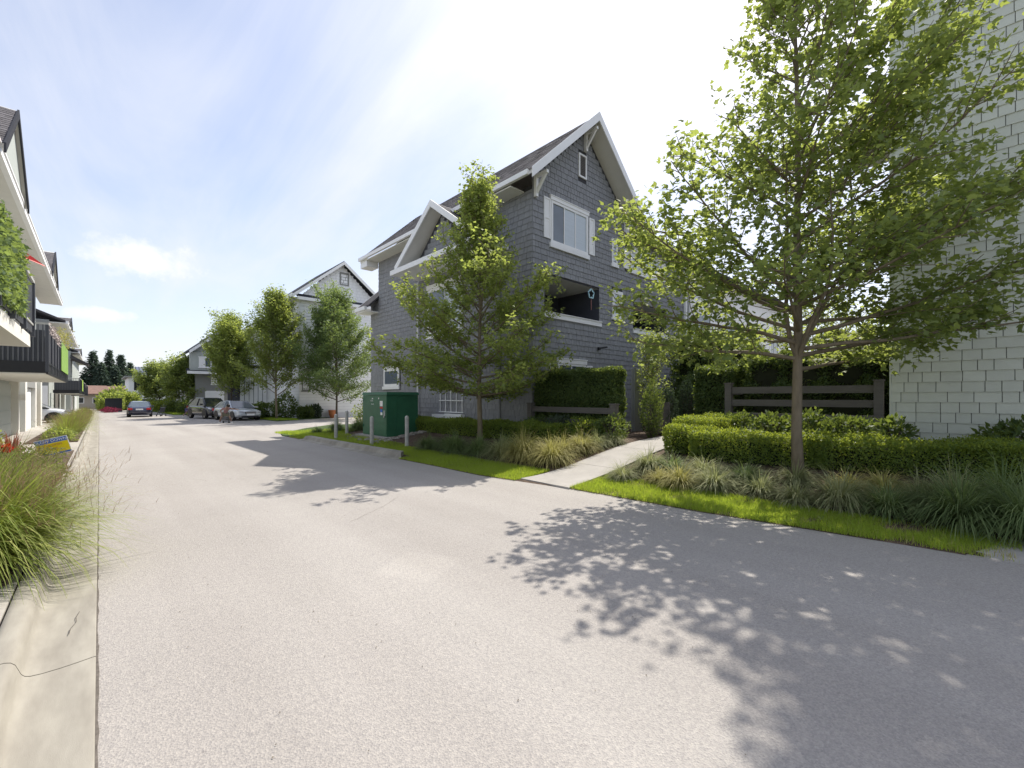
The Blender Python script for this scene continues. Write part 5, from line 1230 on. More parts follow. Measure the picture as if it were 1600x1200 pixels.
#%%PLANTS%%
# ------------------------------------------------------------------ trees
RT = np.array([.7306,-.6829,0]); FW = np.array([.6829,.7306,0]); UP = np.array([0,0,1.0])
def tree(name, label, cat, loc, h, zc, rad, prof, elev, nprim, leaf, m, bark, seed, rtrunk=.06, tmpl='leaf', asym=None, dens=1.0, clip=None, group=None, stems=1, droop=0.0, sec_len=.38, tert=True, off=.055, upc=.35, gap=None, extra=(), irr=1.0, keepc=.86):
    """tapered trunk, limbs, twigs and a crown of single leaves set along the twigs"""
    rg = np.random.default_rng(seed); rd = random.Random(seed)
    t_ = thing(name, label, cat, loc, group=group)
    # trunk
    tp = []; tr = []; wob = rg.normal(0, .012, (12,2)).cumsum(0)
    nt_ = 11
    for i in range(nt_+1):
        f = i/nt_; tp.append((wob[i,0]*h*.12, wob[i,1]*h*.12, -.12+f*(h*.93+.12))); tr.append(max(.006, rtrunk*((1-f)**.9*.92+.08)*(1.18 if i == 0 else 1)))
    mb = MB(); mb.tube(tp, tr, 10); trunk = mb.build('trunk', bark, t_, origin=(0,0,0), smooth=True)
    def trunk_at(z):
        f = (z+.12)/(h*.93+.12)*nt_; i = int(min(max(f, 0), nt_-1)); a = np.array(tp[i]); b = np.array(tp[i+1]); return a+(b-a)*(min(max(f,0),nt_)-i), tr[i]
    LP = []; LD = []; mbb = MB()
    def run(p, d, L, n, up):
        pts = [p.copy()]; 
        for k in range(n):
            p = p+d*L/n; pts.append(p.copy()); d = d+UP*up/n+rg.normal(0,.07,3); d /= np.linalg.norm(d)
        return pts, d
    def leafrow(pts, a, b, sp):
        pts = np.array(pts); seg = np.linalg.norm(np.diff(pts, axis=0), axis=1); T = seg.sum(); n = max(2, int((b-a)*T/sp*dens))
        nc = max(1, int((b-a)*T/.17)); cc = rg.uniform(a, b, nc)[rg.random(nc) < keepc] if nc > 2 else rg.uniform(a, b, nc)
        if len(cc) == 0: cc = np.array([b])
        s = np.clip(cc[rg.integers(0, len(cc), n)]*T+rg.normal(0,.028,n), 0, T); cs = np.concatenate([[0], seg.cumsum()])
        idx = np.clip(np.searchsorted(cs, s)-1, 0, len(seg)-1); fr_ = (s-cs[idx])/seg[idx]
        P = pts[idx]+(pts[idx+1]-pts[idx])*fr_[:,None]; D = pts[idx+1]-pts[idx]
        LP.append(P); LD.append(norm(D))
    ga = 2.39996; prim = []
    for i in range(nprim):
        u = (i+.5)/nprim; u2 = u**.9
        a = i*ga+rd.uniform(-.35,.35); L = rad*prof(u2)*rd.uniform(.78,1.12); e = R(elev(u2)+rd.uniform(-7,7))
        prim.append((zc+(h*.93-zc)*u2, a, e, L))
    if gap: prim = [q for q in prim if not gap(np.array([math.cos(q[1]),math.sin(q[1]),0]), q[0])]
    prim += list(extra)
    prim = [(z_, a, e, L_*(1+irr*(.16*math.sin(2*a+seed)+.12*math.sin(3*a+seed*1.7+z_)))) for (z_, a, e, L_) in prim]
    for (z0, a, e, L) in prim:
        dh = np.array([math.cos(a), math.sin(a), 0])
        if asym: L *= asym(dh, (z0-zc)/(h-zc))
        p, r0 = trunk_at(z0); d = dh*math.cos(e)+UP*math.sin(e)
        n = max(4, int(L/.28)); pts, de = run(p, d, L, n, upc-droop)
        rr = [max(.004, min(r0*.55, .010+.011*L)*(1-.85*k/n)) for k in range(n+1)]
        mbb.tube(pts, rr, 5, cap=False)
        leafrow(pts, .45, 1.0, .028)
        ns = max(3, int(L/ (.20)))
        for k in range(ns):
            s = .18+.80*(k+rd.random())/ns; j = min(int(s*n), n-1); q = pts[j]+(pts[j+1]-pts[j])*(s*n-j)
            bd = norm((pts[j+1]-pts[j])[None])[0]; side = norm(np.cross(bd, UP)[None])[0]*(1 if k % 2 else -1)
            d2 = norm((bd*.62+side*rd.uniform(.4,.85)+UP*rd.uniform(-.25,.42)-UP*droop*.5)[None])[0]
            L2 = (sec_len*L*(1.05-s)+.26)*rd.uniform(.75,1.2); n2 = 4
            pt2, _ = run(q, d2, L2, n2, .18-droop*.4)
            mbb.tube(pt2, [.007*(1-.7*x/n2)+.002 for x in range(n2+1)], 4, cap=False)
            leafrow(pt2, .22, 1.0, .022)
            if tert:
                for k3 in range(int(L2/.16)):
                    j3 = rd.randrange(1, n2+1); d3 = norm((norm((pt2[j3]-pt2[j3-1])[None])[0]*.6+rg.normal(0,.5,3)+UP*.1)[None])[0]
                    pt3 = [pt2[j3], pt2[j3]+d3*rd.uniform(.16,.36)]; leafrow(pt3, .15, 1.0, .022)
    # leader tips
    leafrow([np.array(tp[-3]), np.array(tp[-1]), np.array(tp[-1])+UP*.07*h], 0, 1, .02)
    o = mbb.build('branches', bark, t_, origin=(0,0,0), smooth=True)
    P = np.concatenate(LP); D = np.concatenate(LD); n = len(P)
    P = P+rg.normal(0, off, (n,3)); keep = P[:,2] > .2
    if clip is not None: keep &= clip(P+np.array(loc))
    P = P[keep]; D = D[keep]; n = len(P)
    out_ = norm(rg.normal(0,1,(n,3))*np.array([1,1,.4])+D*.5); D = norm(out_+UP*rg.uniform(-.75,.15,(n,1)))
    Nn = norm(UP+rg.normal(0,.55,(n,3)))
    T, F = {'leaf': (T_LEAF, F_LEAF), 'five': (T_FIVE, F_FIVE), 'oval': (T_OVAL, F_OVAL)}[tmpl]
    S = leaf*rg.uniform(.65,1.2,n)
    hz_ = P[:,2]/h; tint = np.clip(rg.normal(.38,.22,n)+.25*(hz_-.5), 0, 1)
    me = leaves_mesh('crown', P, D, Nn, S, T, F, tint); link_mesh('crown', me, t_, m)
    print(label, n)
    return t_
def seg_prof(pts):
    xs_ = [p[0] for p in pts]; ys_ = [p[1] for p in pts]
    return lambda u: float(np.interp(u, xs_, ys_))
# T1: the big maple by the sidewalk
def as1(d, f): r_ = float(np.dot(d, RT)); fw_ = float(np.dot(d, FW)); return (1+.20*max(r_,0)*(f+.4) - .62*max(0, min(1,(f-.30)*4))*(1-.45*max(0,min(1,(f-.55)*4)))*max(0,min(1,-r_*1.5)) - .25*max(0, min(1,(f-.2)*3))*max(-fw_,0))*(1-.12*max(-fw_,0))
tree('maple_tree', 'tall spreading maple nearest the viewer in the sedge bed on the right', 'tree', (8.05,1.98,H(8.05,1.98)), 9.3, 1.60, 3.3,
     seg_prof([(0,.92),(.2,1.0),(.36,.90),(.48,.70),(.7,.60),(.9,.40),(1,.15)]), seg_prof([(0,2),(.12,12),(.3,26),(.6,46),(1,68)]), 60, .104, M['leaf_a'], M['bark'], 21, rtrunk=.082,
     asym=as1, clip=lambda P: P[:,0] < 11.35, upc=.24, dens=.66, keepc=.78, off=.065, irr=0, gap=lambda d, z: float(np.dot(d, RT)) < -.45 and 2.7 < z < 5.7, extra=((3.2,-.75,R(28),3.5),(4.0,-.5,R(35),3.3),(4.8,-1.0,R(38),2.9),(2.8,-1.1,R(20),3.3),(5.5,-.7,R(42),2.6),(2.6,2.39,R(24),3.3),(2.3,2.1,R(22),3.3),(2.8,2.75,R(27),3.1),(2.1,2.5,R(14),3.1),(3.1,2.2,R(27),2.9),(4.15,2.39,R(28),2.4),(4.5,2.6,R(34),2.1),(1.9,-.7,R(12),3.1),(2.2,-1.0,R(15),3.5),(2.4,-.3,R(18),3.3),(1.85,2.2,R(70),3.6),(1.9,5.4,R(66),4.2),(1.8,3.9,R(60),3.2)))
# T2: upswept young maple by the dark house
tree('maple_tree', 'upswept young maple in front of the dark grey house', 'tree', (7.62,9.45,H(7.62,9.45)), 7.0, 1.2, 3.3,
     seg_prof([(0,.80),(.15,1.0),(.32,.95),(.45,.62),(.6,.42),(.8,.40),(1,.28)]), seg_prof([(0,4),(.2,20),(.4,42),(.55,60),(.8,70),(1,82)]), 64, .098, M['leaf_y'], M['bark'], 33, rtrunk=.075,
     clip=lambda P: (P[:,0] < 9.25) | (P[:,1] < 9.15), sec_len=.2, upc=.30, off=.06, tmpl='five', irr=.5, dens=1.15, extra=((1.25,.6,R(4),2.6),(1.3,1.9,R(6),2.4),(1.3,3.2,R(5),2.6),(1.35,4.4,R(8),2.6),(1.3,5.5,R(6),2.5),(1.6,2.5,R(12),2.9),(1.6,5.0,R(12),2.7)))
tree('maple_tree', 'dark-leaved round maple left of the green cabinet beyond the lane', 'tree', (13.1,33.4,base(33)), 8.9, 1.2, 4.3,
     seg_prof([(0,.75),(.2,1.0),(.5,.95),(.8,.62),(1,.3)]), seg_prof([(0,15),(.3,32),(.6,48),(1,72)]), 60, .17, M['leaf_b'], M['bark_dark'], 5, rtrunk=.08, tmpl='oval', dens=.62, off=.12, sec_len=.3)
tree('street_tree', 'bright oval street tree just right of the silver sedan', 'tree', (9.73,36.2,base(36)), 9.3, 1.7, 3.2,
     seg_prof([(0,.65),(.2,1.0),(.5,1.0),(.8,.7),(1,.25)]), seg_prof([(0,40),(.4,55),(1,75)]), 62, .17, M['leaf_y'], M['bark'], 8, rtrunk=.085, tmpl='oval', dens=.72, off=.12, sec_len=.3)
tree('street_tree', 'yellow-green street tree rising behind the dark crossover', 'tree', (8.9,47.5,base(47)), 8.8, 1.6, 3.7,
     seg_prof([(0,.7),(.2,1.0),(.5,1.0),(.8,.65),(1,.25)]), seg_prof([(0,35),(.4,52),(1,75)]), 56, .2, M['leaf_y'], M['bark_dark'], 12, rtrunk=.08, tmpl='oval', dens=.62, off=.14, sec_len=.3)
tree('street_tree', 'round distant street tree right of the navy sedan, nearer of two', 'tree', (7.6,64,base(64)), 6.0, 1.3, 3.3,
     seg_prof([(0,.8),(.3,1.0),(.6,.9),(1,.3)]), seg_prof([(0,20),(.4,40),(1,70)]), 44, .26, M['leaf_a'], M['bark_dark'], 14, rtrunk=.08, tmpl='oval', dens=.55, off=.16, sec_len=.3)
tree('street_tree', 'round distant street tree before the white flat-fronted building', 'tree', (6.4,82,base(82)), 6.3, 1.3, 3.8,
     seg_prof([(0,.8),(.3,1.0),(.6,.9),(1,.3)]), seg_prof([(0,20),(.4,40),(1,70)]), 44, .3, M['leaf_a'], M['bark_dark'], 15, rtrunk=.09, tmpl='oval', dens=.5, off=.18, sec_len=.3)
tree('young_tree', 'slim many-stemmed young tree by the garden gate', 'tree', (12.3,6.9,H(12.3,6.9)), 2.75, .7, .75,
     seg_prof([(0,.8),(.4,1.0),(.8,.7),(1,.4)]), seg_prof([(0,50),(1,78)]), 26, .07, M['leaf_y'], M['bark'], 17, rtrunk=.03, tmpl='five', dens=1.1, off=.06, sec_len=.3)
for lab_, x_, y_, h_ in (('small leafy tree behind the three-rail fence', 14.2, 3.2, 3.4),('second small leafy tree behind the three-rail fence, near the pale building', 13.6, 1.9+.6, 2.8)):
    tree('garden_tree', lab_, 'tree', (x_,y_,.6), h_, .4, 1.3, seg_prof([(0,.8),(.4,1.0),(.8,.8),(1,.4)]), seg_prof([(0,25),(1,70)]), 24, .08, M['leaf_y'], M['bark'], int(x_*10), rtrunk=.04, tmpl='five', dens=.6, clip=lambda P: (P[:,1] > 1.35))
# conifers
def conifer(label, loc, h, r, seed):
    rg = np.random.default_rng(seed); t_ = thing('conifer_tree', label, 'tree', loc, group='tall conifers behind the bungalows')
    mb = MB(); mb.tube([(0,0,-1),(0,0,h*.5),(0,0,h)], [.35,.2,.03], 7); mb.build('trunk', M['bark_dark'], t_, origin=(0,0,0))
    P = []; D = []
    nb = 190
    for i in range(nb):
        f = i/nb; z = h*(.10+.89*f); a = i*2.4+rg.uniform(-.4,.4); L = r*(1-f)**.95*rg.uniform(.55,1.15)+.12; d = np.array([math.cos(a),math.sin(a),rg.uniform(-.35,-.05)])
        n = int(16+60*(1-f)); s = rg.uniform(.1,1,n)[:,None]; P.append(np.array([0,0,z])+d*L*s+rg.normal(0,.18,(n,3))+np.array([0,0,-.25])*s**2); D.append(np.repeat(d[None],n,0))
    P = np.concatenate(P); D = norm(np.concatenate(D)+rg.normal(0,.45,(len(P),3))); n = len(P)
    me = leaves_mesh('crown', P, D, norm(UP+rg.normal(0,.5,(n,3))), rg.uniform(.35,.65,n), T_OVAL, F_OVAL); link_mesh('crown', me, t_, M['conifer'])
for k, (px_, top, Y) in enumerate(((145,548,150),(171,546,156),(189,553,152),(203,566,160),(158,566,148),(180,572,149),(132,585,150),(214,585,162))):
    t = (px_-800)/690; d = Y/(.7306-.6829*t); X = d*(.7306*t+.6829)
    zt_ = 1.5+(620-top)*d/690
    conifer(('tallest conifer, leftmost of the dark group','tall pointed conifer in the middle of the group','third conifer with a narrow pointed top','shorter conifer nearest the white flat-fronted building','lower conifer between the two tallest','lower conifer filling between the middle and third tops','low conifer at the left end of the group','small conifer just behind the metal roof')[k], (X,Y,-1.0), zt_+1.0, 3.6 if k != 0 else 4.6, 50+k)

# ------------------------------------------------------------------ hedges and shrubs
def hedge(name, label, cat, boxes, m, leaf, dens, loc, top_rough=.05, core=.12, seed=1, tm='five', lump=.05, group=None):
    """boxes: list of (centre x, y, z0, half a, half b, height, rotation)"""
    rg = np.random.default_rng(seed); t_ = thing(name, label, cat, loc, group=group); LPs = []; LDs = []; mb = MB()
    for (x, y, z0, ha, hb, hh, rot) in boxes:
        ca, sa = math.cos(rot), math.sin(rot); area = [(2*ha*hh,0),(2*ha*hh,1),(2*hb*hh,2),(2*hb*hh,3),(4*ha*hb,4)]
        for A_, k in area:
            n = int(A_*dens); u = rg.uniform(-1,1,n); v = rg.uniform(0,1,n); dep = rg.exponential(.05,n)-.02
            if k < 2: p = np.stack([u*ha, (1 if k else -1)*(hb-dep), v*hh], 1); nn = np.array([0,1 if k else -1,.25])
            elif k < 4: p = np.stack([(1 if k == 3 else -1)*(ha-dep), u*hb, v*hh], 1); nn = np.array([1 if k == 3 else -1,0,.25])
            else: p = np.stack([u*ha, (v*2-1)*hb, hh-dep*1.2+rg.normal(0,top_rough*.4,n)], 1); nn = np.array([0,0,1.0])
            # lumpy outline
            f = lump*(np.sin(p[:,0]*6.1+seed)+np.sin(p[:,1]*7.3+seed*2)+np.sin(p[:,2]*8.0+p[:,0]*3)); p = p+np.outer(f, nn)
            # rounded shoulder
            q = np.stack([x+p[:,0]*ca-p[:,1]*sa, y+p[:,0]*sa+p[:,1]*ca, z0+p[:,2]], 1)
            n3 = np.array([nn[0]*ca-nn[1]*sa, nn[0]*sa+nn[1]*ca, nn[2]])
            LPs.append(q); LDs.append(np.repeat(n3[None], n, 0))
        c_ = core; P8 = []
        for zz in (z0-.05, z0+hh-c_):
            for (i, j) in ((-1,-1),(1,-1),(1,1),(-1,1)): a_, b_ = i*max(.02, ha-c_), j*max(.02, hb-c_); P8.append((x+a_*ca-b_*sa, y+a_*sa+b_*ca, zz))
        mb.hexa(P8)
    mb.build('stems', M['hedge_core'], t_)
    P = np.concatenate(LPs); Nn = norm(np.concatenate(LDs)+rg.normal(0,.75,(len(P),3))); D = norm(rg.normal(0,1,(len(P),3))+np.array([0,0,.5])); n = len(P)
    T, F = (T_OVAL, F_OVAL) if tm == 'oval' else (T_FIVE, F_FIVE)
    me = leaves_mesh('foliage', P-np.array(loc), D, Nn, leaf*rg.uniform(.7,1.3,n), T, F); link_mesh('foliage', me, t_, m)
def HB(x0,y0,x1,y1,hw,hh,zoff=0):
    cx, cy = (x0+x1)/2, (y0+y1)/2; L = math.hypot(x1-x0,y1-y0)/2; return (cx, cy, H(cx,cy)+zoff, L+.12, hw, hh, math.atan2(y1-y0,x1-x0))
hedge('box_hedge', 'low clipped boxwood hedge curving from the path past the big maple to the right edge', 'hedge',
      [HB(8.55,3.75,8.85,1.9,.42,.48), HB(8.85,1.9,9.15,0,.42,.46), HB(9.15,0,9.8,-2.4,.45,.44), HB(8.6,4.05,9.3,4.2,.42,.50), HB(9.3,4.25,11.1,4.35,.40,.5)], M['hedge'], .040, 5200, (8.3,3.9,.25), seed=3, tm='oval', lump=.022)
hedge('box_hedge', 'low dark boxwood hedge along the foot of the dark house', 'hedge', [HB(8.5,14.4,8.45,12.0,.36,.40), HB(8.45,12.0,8.4,9.7,.36,.42), HB(8.4,9.7,8.4,8.3,.36,.42), HB(8.4,8.3,8.6,7.5,.36,.42)], M['hedge'], .045, 3200, (8.4,12,.2), seed=4, tm='oval', lump=.022)
hedge('laurel_hedge', 'tall clipped hedge above the two-rail fence', 'hedge', [(9.72,7.75,.42,.24,1.38,1.78,0.0)], M['hedge_dark'], .06, 3400, (9.7,7.7,.4), seed=5, lump=.03)
hedge('laurel_hedge', 'tall dark hedge left of the three-rail fence', 'hedge', [(12.6,5.1,.5,.35,.5,1.75,0.1)], M['hedge_dark'], .06, 2800, (12.6,5.1,.5), seed=6, lump=.04)
hedge('laurel_hedge', 'long clipped hedge deep in the courtyard', 'hedge', [(16.0,6.4,.4,2.2,.5,1.7,0.0)], M['hedge_dark'], .065, 2000, (16,6.4,.4), seed=7, lump=.03)
hedge('laurel_hedge', 'tall loose hedge screening the pale townhouse across the courtyard', 'hedge', [(18.2,6.9,.4,3.6,.6,3.1,.05)], M['hedge_dark'], .09, 900, (18,6.9,.4), seed=17, lump=.16, top_rough=.3)
hedge('laurel_hedge', 'loose dark hedge filling the yard behind the three-rail fence', 'hedge', [(13.2,2.9,.5,.5,1.5,2.0,0.0),(15.2,1.5,.5,.6,1.6,2.6,.3)], M['hedge_dark'], .07, 1900, (13.2,2.6,.5), seed=8, lump=.10)
def shrub(label, x, y, r, hh, m, leaf, n, name='shrub', group=None, tm=(T_OVAL, F_OVAL), seed=None, z=None, up=0.0):
    rg = np.random.default_rng(seed or int(x*100+y*7)%9999); loc = (x,y,H(x,y) if z is None else z); t_ = thing(name, label, 'shrub', loc, group=group)
    mb = MB()
    for k in range(9):
        a = k*.7; mb.tube([(0,0,-.03),(math.cos(a)*r*.35,math.sin(a)*r*.35,hh*.5),(math.cos(a)*r*.6,math.sin(a)*r*.6,hh*.85)], [.012,.008,.004], 5)
    mb.build('stems', M['bark_dark'], t_, origin=(0,0,0))
    v = rand_unit(n); rad_ = rg.uniform(.45,1,n)**.6; lum = 1+.16*np.sin(v[:,0]*5+x*9)+.14*np.sin(v[:,1]*6+y*5+v[:,2]*4)
    P = v*np.array([r,r,hh*.55])*(rad_*lum)[:,None]+np.array([0,0,hh*.52]); P[:,2] = np.abs(P[:,2])
    D = norm(v+rg.normal(0,.6,(n,3))+UP*(.3+up)); Nn = norm(v+rg.normal(0,.6,(n,3))+UP*.6)
    me = leaves_mesh('foliage', P, D, Nn, leaf*rg.uniform(.7,1.25,n), *tm); link_mesh('foliage', me, t_, m)
shrub('bright green rounded shrub at the left side of the path, by the tufted sedges', 8.9,6.75,.5,.55, M['hedge'], .05, 2600)
shrub('dark rounded shrub just left of the path under the fence post', 9.0,6.15,.38,.62, M['hedge_dark'], .06, 1700)
shrub('glossy dark shrub below the fence rails beside the dark house corner', 8.95,8.6,.5,.50, M['hedge_dark'], .07, 1500)
shrub('upright leafy shrub in front of the two-rail fence, middle', 8.95,7.75,.30,.58, M['blue_leaf'], .06, 1500)
shrub('rounded shrub at the left post of the three-rail fence', 10.9,4.0+.55-.6,.45,.52, M['hedge_dark'], .07, 1700)
shrub('leafy rhododendron behind the hedge, left of the big trunk', 10.5,3.1,.42,.50, M['hedge_dark'], .09, 1100)
shrub('leafy rhododendron behind the hedge, directly behind the trunk', 10.4,2.45,.40,.60, M['hedge_dark'], .09, 1100)
shrub('sunlit rhododendron in front of the three-rail fence, right half', 10.3,1.75,.42,.55, M['hedge_dark'], .09, 1300)
shrub('small spiky shrub at the foot of the pale green corner', 10.7,1.15,.28,.45, M['hedge_dark'], .11, 420)
shrub('dark drooping shrub against the pale green shingled wall', 10.6,-.55,.62,.52, M['hedge_dark'], .11, 1300)
shrub('dark fern-like shrub at the foot of the dark house by the downpipe', 8.6,14.9,.45,.55, M['hedge_dark'], .08, 1000)
shrub('sunlit yellow-green shrub behind the cabinet, left side', 9.6,19.5,1.05,1.25, M['hedge'], .09, 3200)
for k, (x_, y_, hh_, lab_) in enumerate(((10.55,5.95,1.35,'narrow dark upright conifer shrub beside the garden gate'),(12.2,6.35,1.3,'grey-green upright shrub in the courtyard, left one'),(12.9,6.1,1.5,'grey-green upright shrub in the courtyard, middle one'),(13.6,5.9,1.55,'grey-green upright shrub in the courtyard, right one'),(11.6,6.3,.9,'low upright shrub at the gate foot'))):
    shrub(lab_, x_,y_,.30,hh_*1.0, M['blue_leaf'] if k else M['hedge_dark'], .05, 3000, up=1.2)
mb = MB(); mb.box(12.0,12.6,7.4,7.45,.4,2.35); mb.box(12.05,12.12,7.36,7.398,.4,2.4); single(mb, 'courtyard_screen', M['grey_wall'], 'grey entry screen panel behind the upright shrubs', 'screen', (12,7.4,.4))
# far beds
for k, (x_, y_, r_, hh_, mm, lab_) in enumerate(((9.6,38.9,.9,1.2,'hedge_dark','dark shrub under the bright oval street tree'),(10.6,37.0,.8,1.9,'hedge_dark','tall dark shrub right of the bright street tree trunk'),(9.1,40.2,.8,1.0,'hedge','low clipped shrub beside the silver sedan'),(11.8,36.3,.6,.9,'hedge_dark','dark low shrub near the orange pot, left'),(12.6,36.7,.6,1.0,'blue_leaf','grey-green shrub touching the orange pot'),
    (7.3,60,1.4,1.5,'hedge_dark','dark shrub behind the leaning child'),(6.6,66,1.2,1.3,'hedge_dark','dark shrub left of the leaning child'),(6.3,76,1.6,1.5,'hedge','low green shrub under the distant street trees'),(6.6,92,1.8,1.6,'hedge_dark','shrub at the foot of the white flat-fronted building'))):
    shrub(lab_, x_,y_,r_,hh_, M[mm], .10+.002*y_, 1500)
for k, (x_, y_, r_, hh_, lab_) in enumerate(((1.2,93,1.5,2.5,'large bright bush left of the dark shed'),(3.3,96,1.7,2.8,'large bright bush between the shed and the white building'),(2.2,99,2.0,3.6,'tall bright bush behind the dark shed'))):
    shrub(lab_, x_,y_,r_,hh_, M['leaf_y'], .38, 2300)
shrub('low pink-flowering bush at the end of the street', .95,78,.9,.6, leaf_mat('pink_petal', (.25,.03,.07), (.4,.08,.14), (.3,.05,.1)), .2, 500)

# ------------------------------------------------------------------ ornamental grasses on the right
def clump_mesh(seed, n, L, W, spread, r0=.05, tintc=.5):
    rg = np.random.default_rng(seed); a = rg.uniform(0, 2*math.pi, n); rr = r0*np.sqrt(rg.random(n)); P = np.stack([rr*np.cos(a), rr*np.sin(a), np.zeros(n)], 1)
    th_ = np.radians(np.clip(rg.normal(spread, 17, n), 2, 85)); a2 = a+rg.normal(0,.35,n); d = np.stack([np.sin(th_)*np.cos(a2), np.sin(th_)*np.sin(a2), np.cos(th_)], 1)
    return blades_mesh('blades', P, d, L*rg.uniform(.6,1.15,n), W*rg.uniform(.7,1.3,n), .22+.25*rg.random(n), 5, np.clip(rg.normal(tintc,.28,n),0,1))
CM = {}
for nm, args in dict(a=(1,760,.54,.011,42), b=(2,650,.47,.011,48), c=(3,1100,.76,.013,42), d=(4,520,.39,.010,44), e=(5,950,.68,.012,38)).items():
    for mk in ('sedge','sedge_y','sedge_g'):
        me = clump_mesh(*args); me.materials.append(M[mk]); CM[nm+mk] = me
SP = [(6.62,4.28,'b','sedge','pale sedge tuft at the corner of path and lawn'),(6.78,3.68,'d','sedge_y','small yellow sedge tuft second from the path corner'),(6.72,3.30,'b','sedge_y','orange-tinged sedge tuft left of the pale ones'),
(6.85,2.80,'a','sedge','pale arching sedge, front row, between the orange tuft and the trunk'),(7.35,2.55,'a','sedge_g','green sedge tuft to the upper left of the trunk'),(6.95,2.20,'d','sedge','small sedge tuft on bare soil left of the trunk'),
(6.85,1.72,'b','sedge','brownish sedge tuft just left of the trunk foot, front row'),(7.0,1.28,'a','sedge','blue-green sedge tuft in front of the maple trunk'),(7.65,1.30,'b','sedge_y','yellow sedge tuft right behind the trunk foot'),
(7.0,.80,'a','sedge_g','olive sedge tuft between the trunk and the large right tussocks'),(7.45,.55,'a','sedge','pale flopping sedge behind the olive tuft'),(7.02,.18,'c','sedge_g','large dark green tussock, second from the right edge'),
(6.95,-.32,'c','sedge_g','large dark green tussock at the right edge of the picture'),(7.7,-.15,'e','sedge_g','tall grass tussock behind the two large right ones'),(7.5,.25,'e','sedge','pale tall tussock in the middle of the right group'),(7.3,4.15,'a','sedge','sedge tuft in the back row beside the path hedge'),(7.4,3.8,'b','sedge_g','green sedge in the back row left, under the hedge'),
(7.5,3.25,'b','sedge','back-row sedge below the hedge, third from the path'),(7.7,1.95,'b','sedge','back-row sedge tuft touching the trunk on its left'),(7.8,.95,'b','sedge_y','small yellow sedge tuft behind the olive one'),
(6.55,10.35,'a','sedge_g','dark sedge tuft right of the last bollard'),(6.75,9.7,'a','sedge_g','sedge tuft left of the young maple trunk, back'),(6.5,9.0,'e','sedge_g','full sedge tuft left of the young maple trunk, front'),(6.6,8.2,'e','sedge_g','full dark sedge right in front of the young maple trunk'),
(6.65,7.45,'e','sedge','sedge tuft where the shade of the maple ends'),(6.65,6.75,'e','sedge_y','large sunlit pale sedge, second from the path'),(6.80,6.10,'e','sedge_y','large sunlit pale sedge touching the left edge of the path'),(7.35,6.25,'a','sedge_y','sunlit sedge along the path edge, second row'),
(7.8,6.1,'a','sedge_y','sunlit sedge along the path edge, third in the row'),(8.3,6.05,'a','sedge','sedge along the path edge, fourth in the row'),(8.8,5.95,'b','sedge','last sedge along the path edge before the gate'),(7.3,7.2,'a','sedge_y','sunlit sedge tuft behind the two large pale ones'),
(7.3,8.0,'a','sedge_g','sedge tuft behind the shade line, under the maple'),(7.6,17.2,'e','sedge_g','green grass tussock behind the bollards, right'),(7.1,18.1,'e','sedge_g','green grass tussock behind the bollards, left'),(8.4,18.2,'e','sedge_g','green grass tussock next to the yellow-green shrub'),(6.6,18.9,'a','sedge_g','grass tussock at the lane corner lawn')]
rdc = random.Random(4)
for x_, y_, k, mk, lab_ in SP:
    g_ = thing('sedge_tussock', lab_, 'ornamental grass', (x_,y_,H(x_,y_)), rdc.uniform(0,6.28), group='sedge tussocks in the right-hand beds')
    o = bpy.data.objects.new('blades', CM[k+mk]); COL.objects.link(o); o.parent = g_; s_ = rdc.uniform(.88,1.12); g_.scale = (s_,s_,s_*rdc.uniform(.9,1.1))
# ------------------------------------------------------------------ lawn strips
def lawn(name, n, sampler, Lb=(.035,.075), W=.004, m=None):
    P = sampler(n); n = len(P); P[:,2] = [H(a,b)+.012 for a,b in P[:,:2]]
    a = rng.uniform(0, 2*math.pi, n); th_ = np.radians(rng.uniform(5,45,n)); d = np.stack([np.sin(th_)*np.cos(a), np.sin(th_)*np.sin(a), np.cos(th_)], 1)
    patchy = .5+.25*np.sin(P[:,0]*5.3+1)+.25*np.sin(P[:,1]*3.1)
    me = blades_mesh(name, P, d, rng.uniform(Lb[0],Lb[1],n)*(.75+.5*patchy), np.full(n,W)*rng.uniform(.8,1.5,n), rng.uniform(.1,.5,n), 2, np.clip(rng.normal(.5,.25,n)*.7+.3*patchy,0,1))
    o = link_mesh(name, me, None, m or M['lawn']); o['kind'] = 'stuff'; return o
def strip(y0, y1, w0, w1, power=1.0, thin=None):
    def f(n):
        Y = y0+(y1-y0)*rng.random(n)**power; E_ = np.array([edge(v) for v in Y]); wv = np.interp(Y, [y0,y1], [w0,w1])
        u = wv*rng.random(n); X = E_+.01+u
        k = np.ones(n, bool)
        if thin is not None: k = thin(X, Y, u)
        return np.stack([X[k], Y[k], np.zeros(k.sum())], 1)
    return f
lawn('lawn', 62000, strip(-.25, 4.62, .75, 1.12, 1.2, lambda X,Y,u: (rng.random(len(X)) < np.clip(.35+.35*Y, .3, 1))*(np.sin(X*9+Y*4)+np.sin(Y*7.7)+rng.normal(0,.5,len(X)) > -1.6*np.clip(Y/1.6,.15,1)) > 0))
lawn('lawn', 46000, strip(5.72, 11.8, .95, 1.15, 1.2, lambda X,Y,u: (Y < 9.75) | (X > 5.70)))
lawn('lawn', 15000, strip(11.5, 18.6, 1.3, 1.6, 1.0, lambda X,Y,u: (Y > 17.3) | (X > 5.72)), (.05,.10), .006)
lawn('lawn', 16000, lambda n: np.stack([rng.uniform(5.65,9.5,n), rng.uniform(17.2,21.5,n), np.zeros(n)],1), (.06,.13), .009)
def poly_s(x0,x1,y0,y1): return lambda n: np.stack([rng.uniform(x0,x1,n), rng.uniform(y0,y1,n), np.zeros(n)],1)
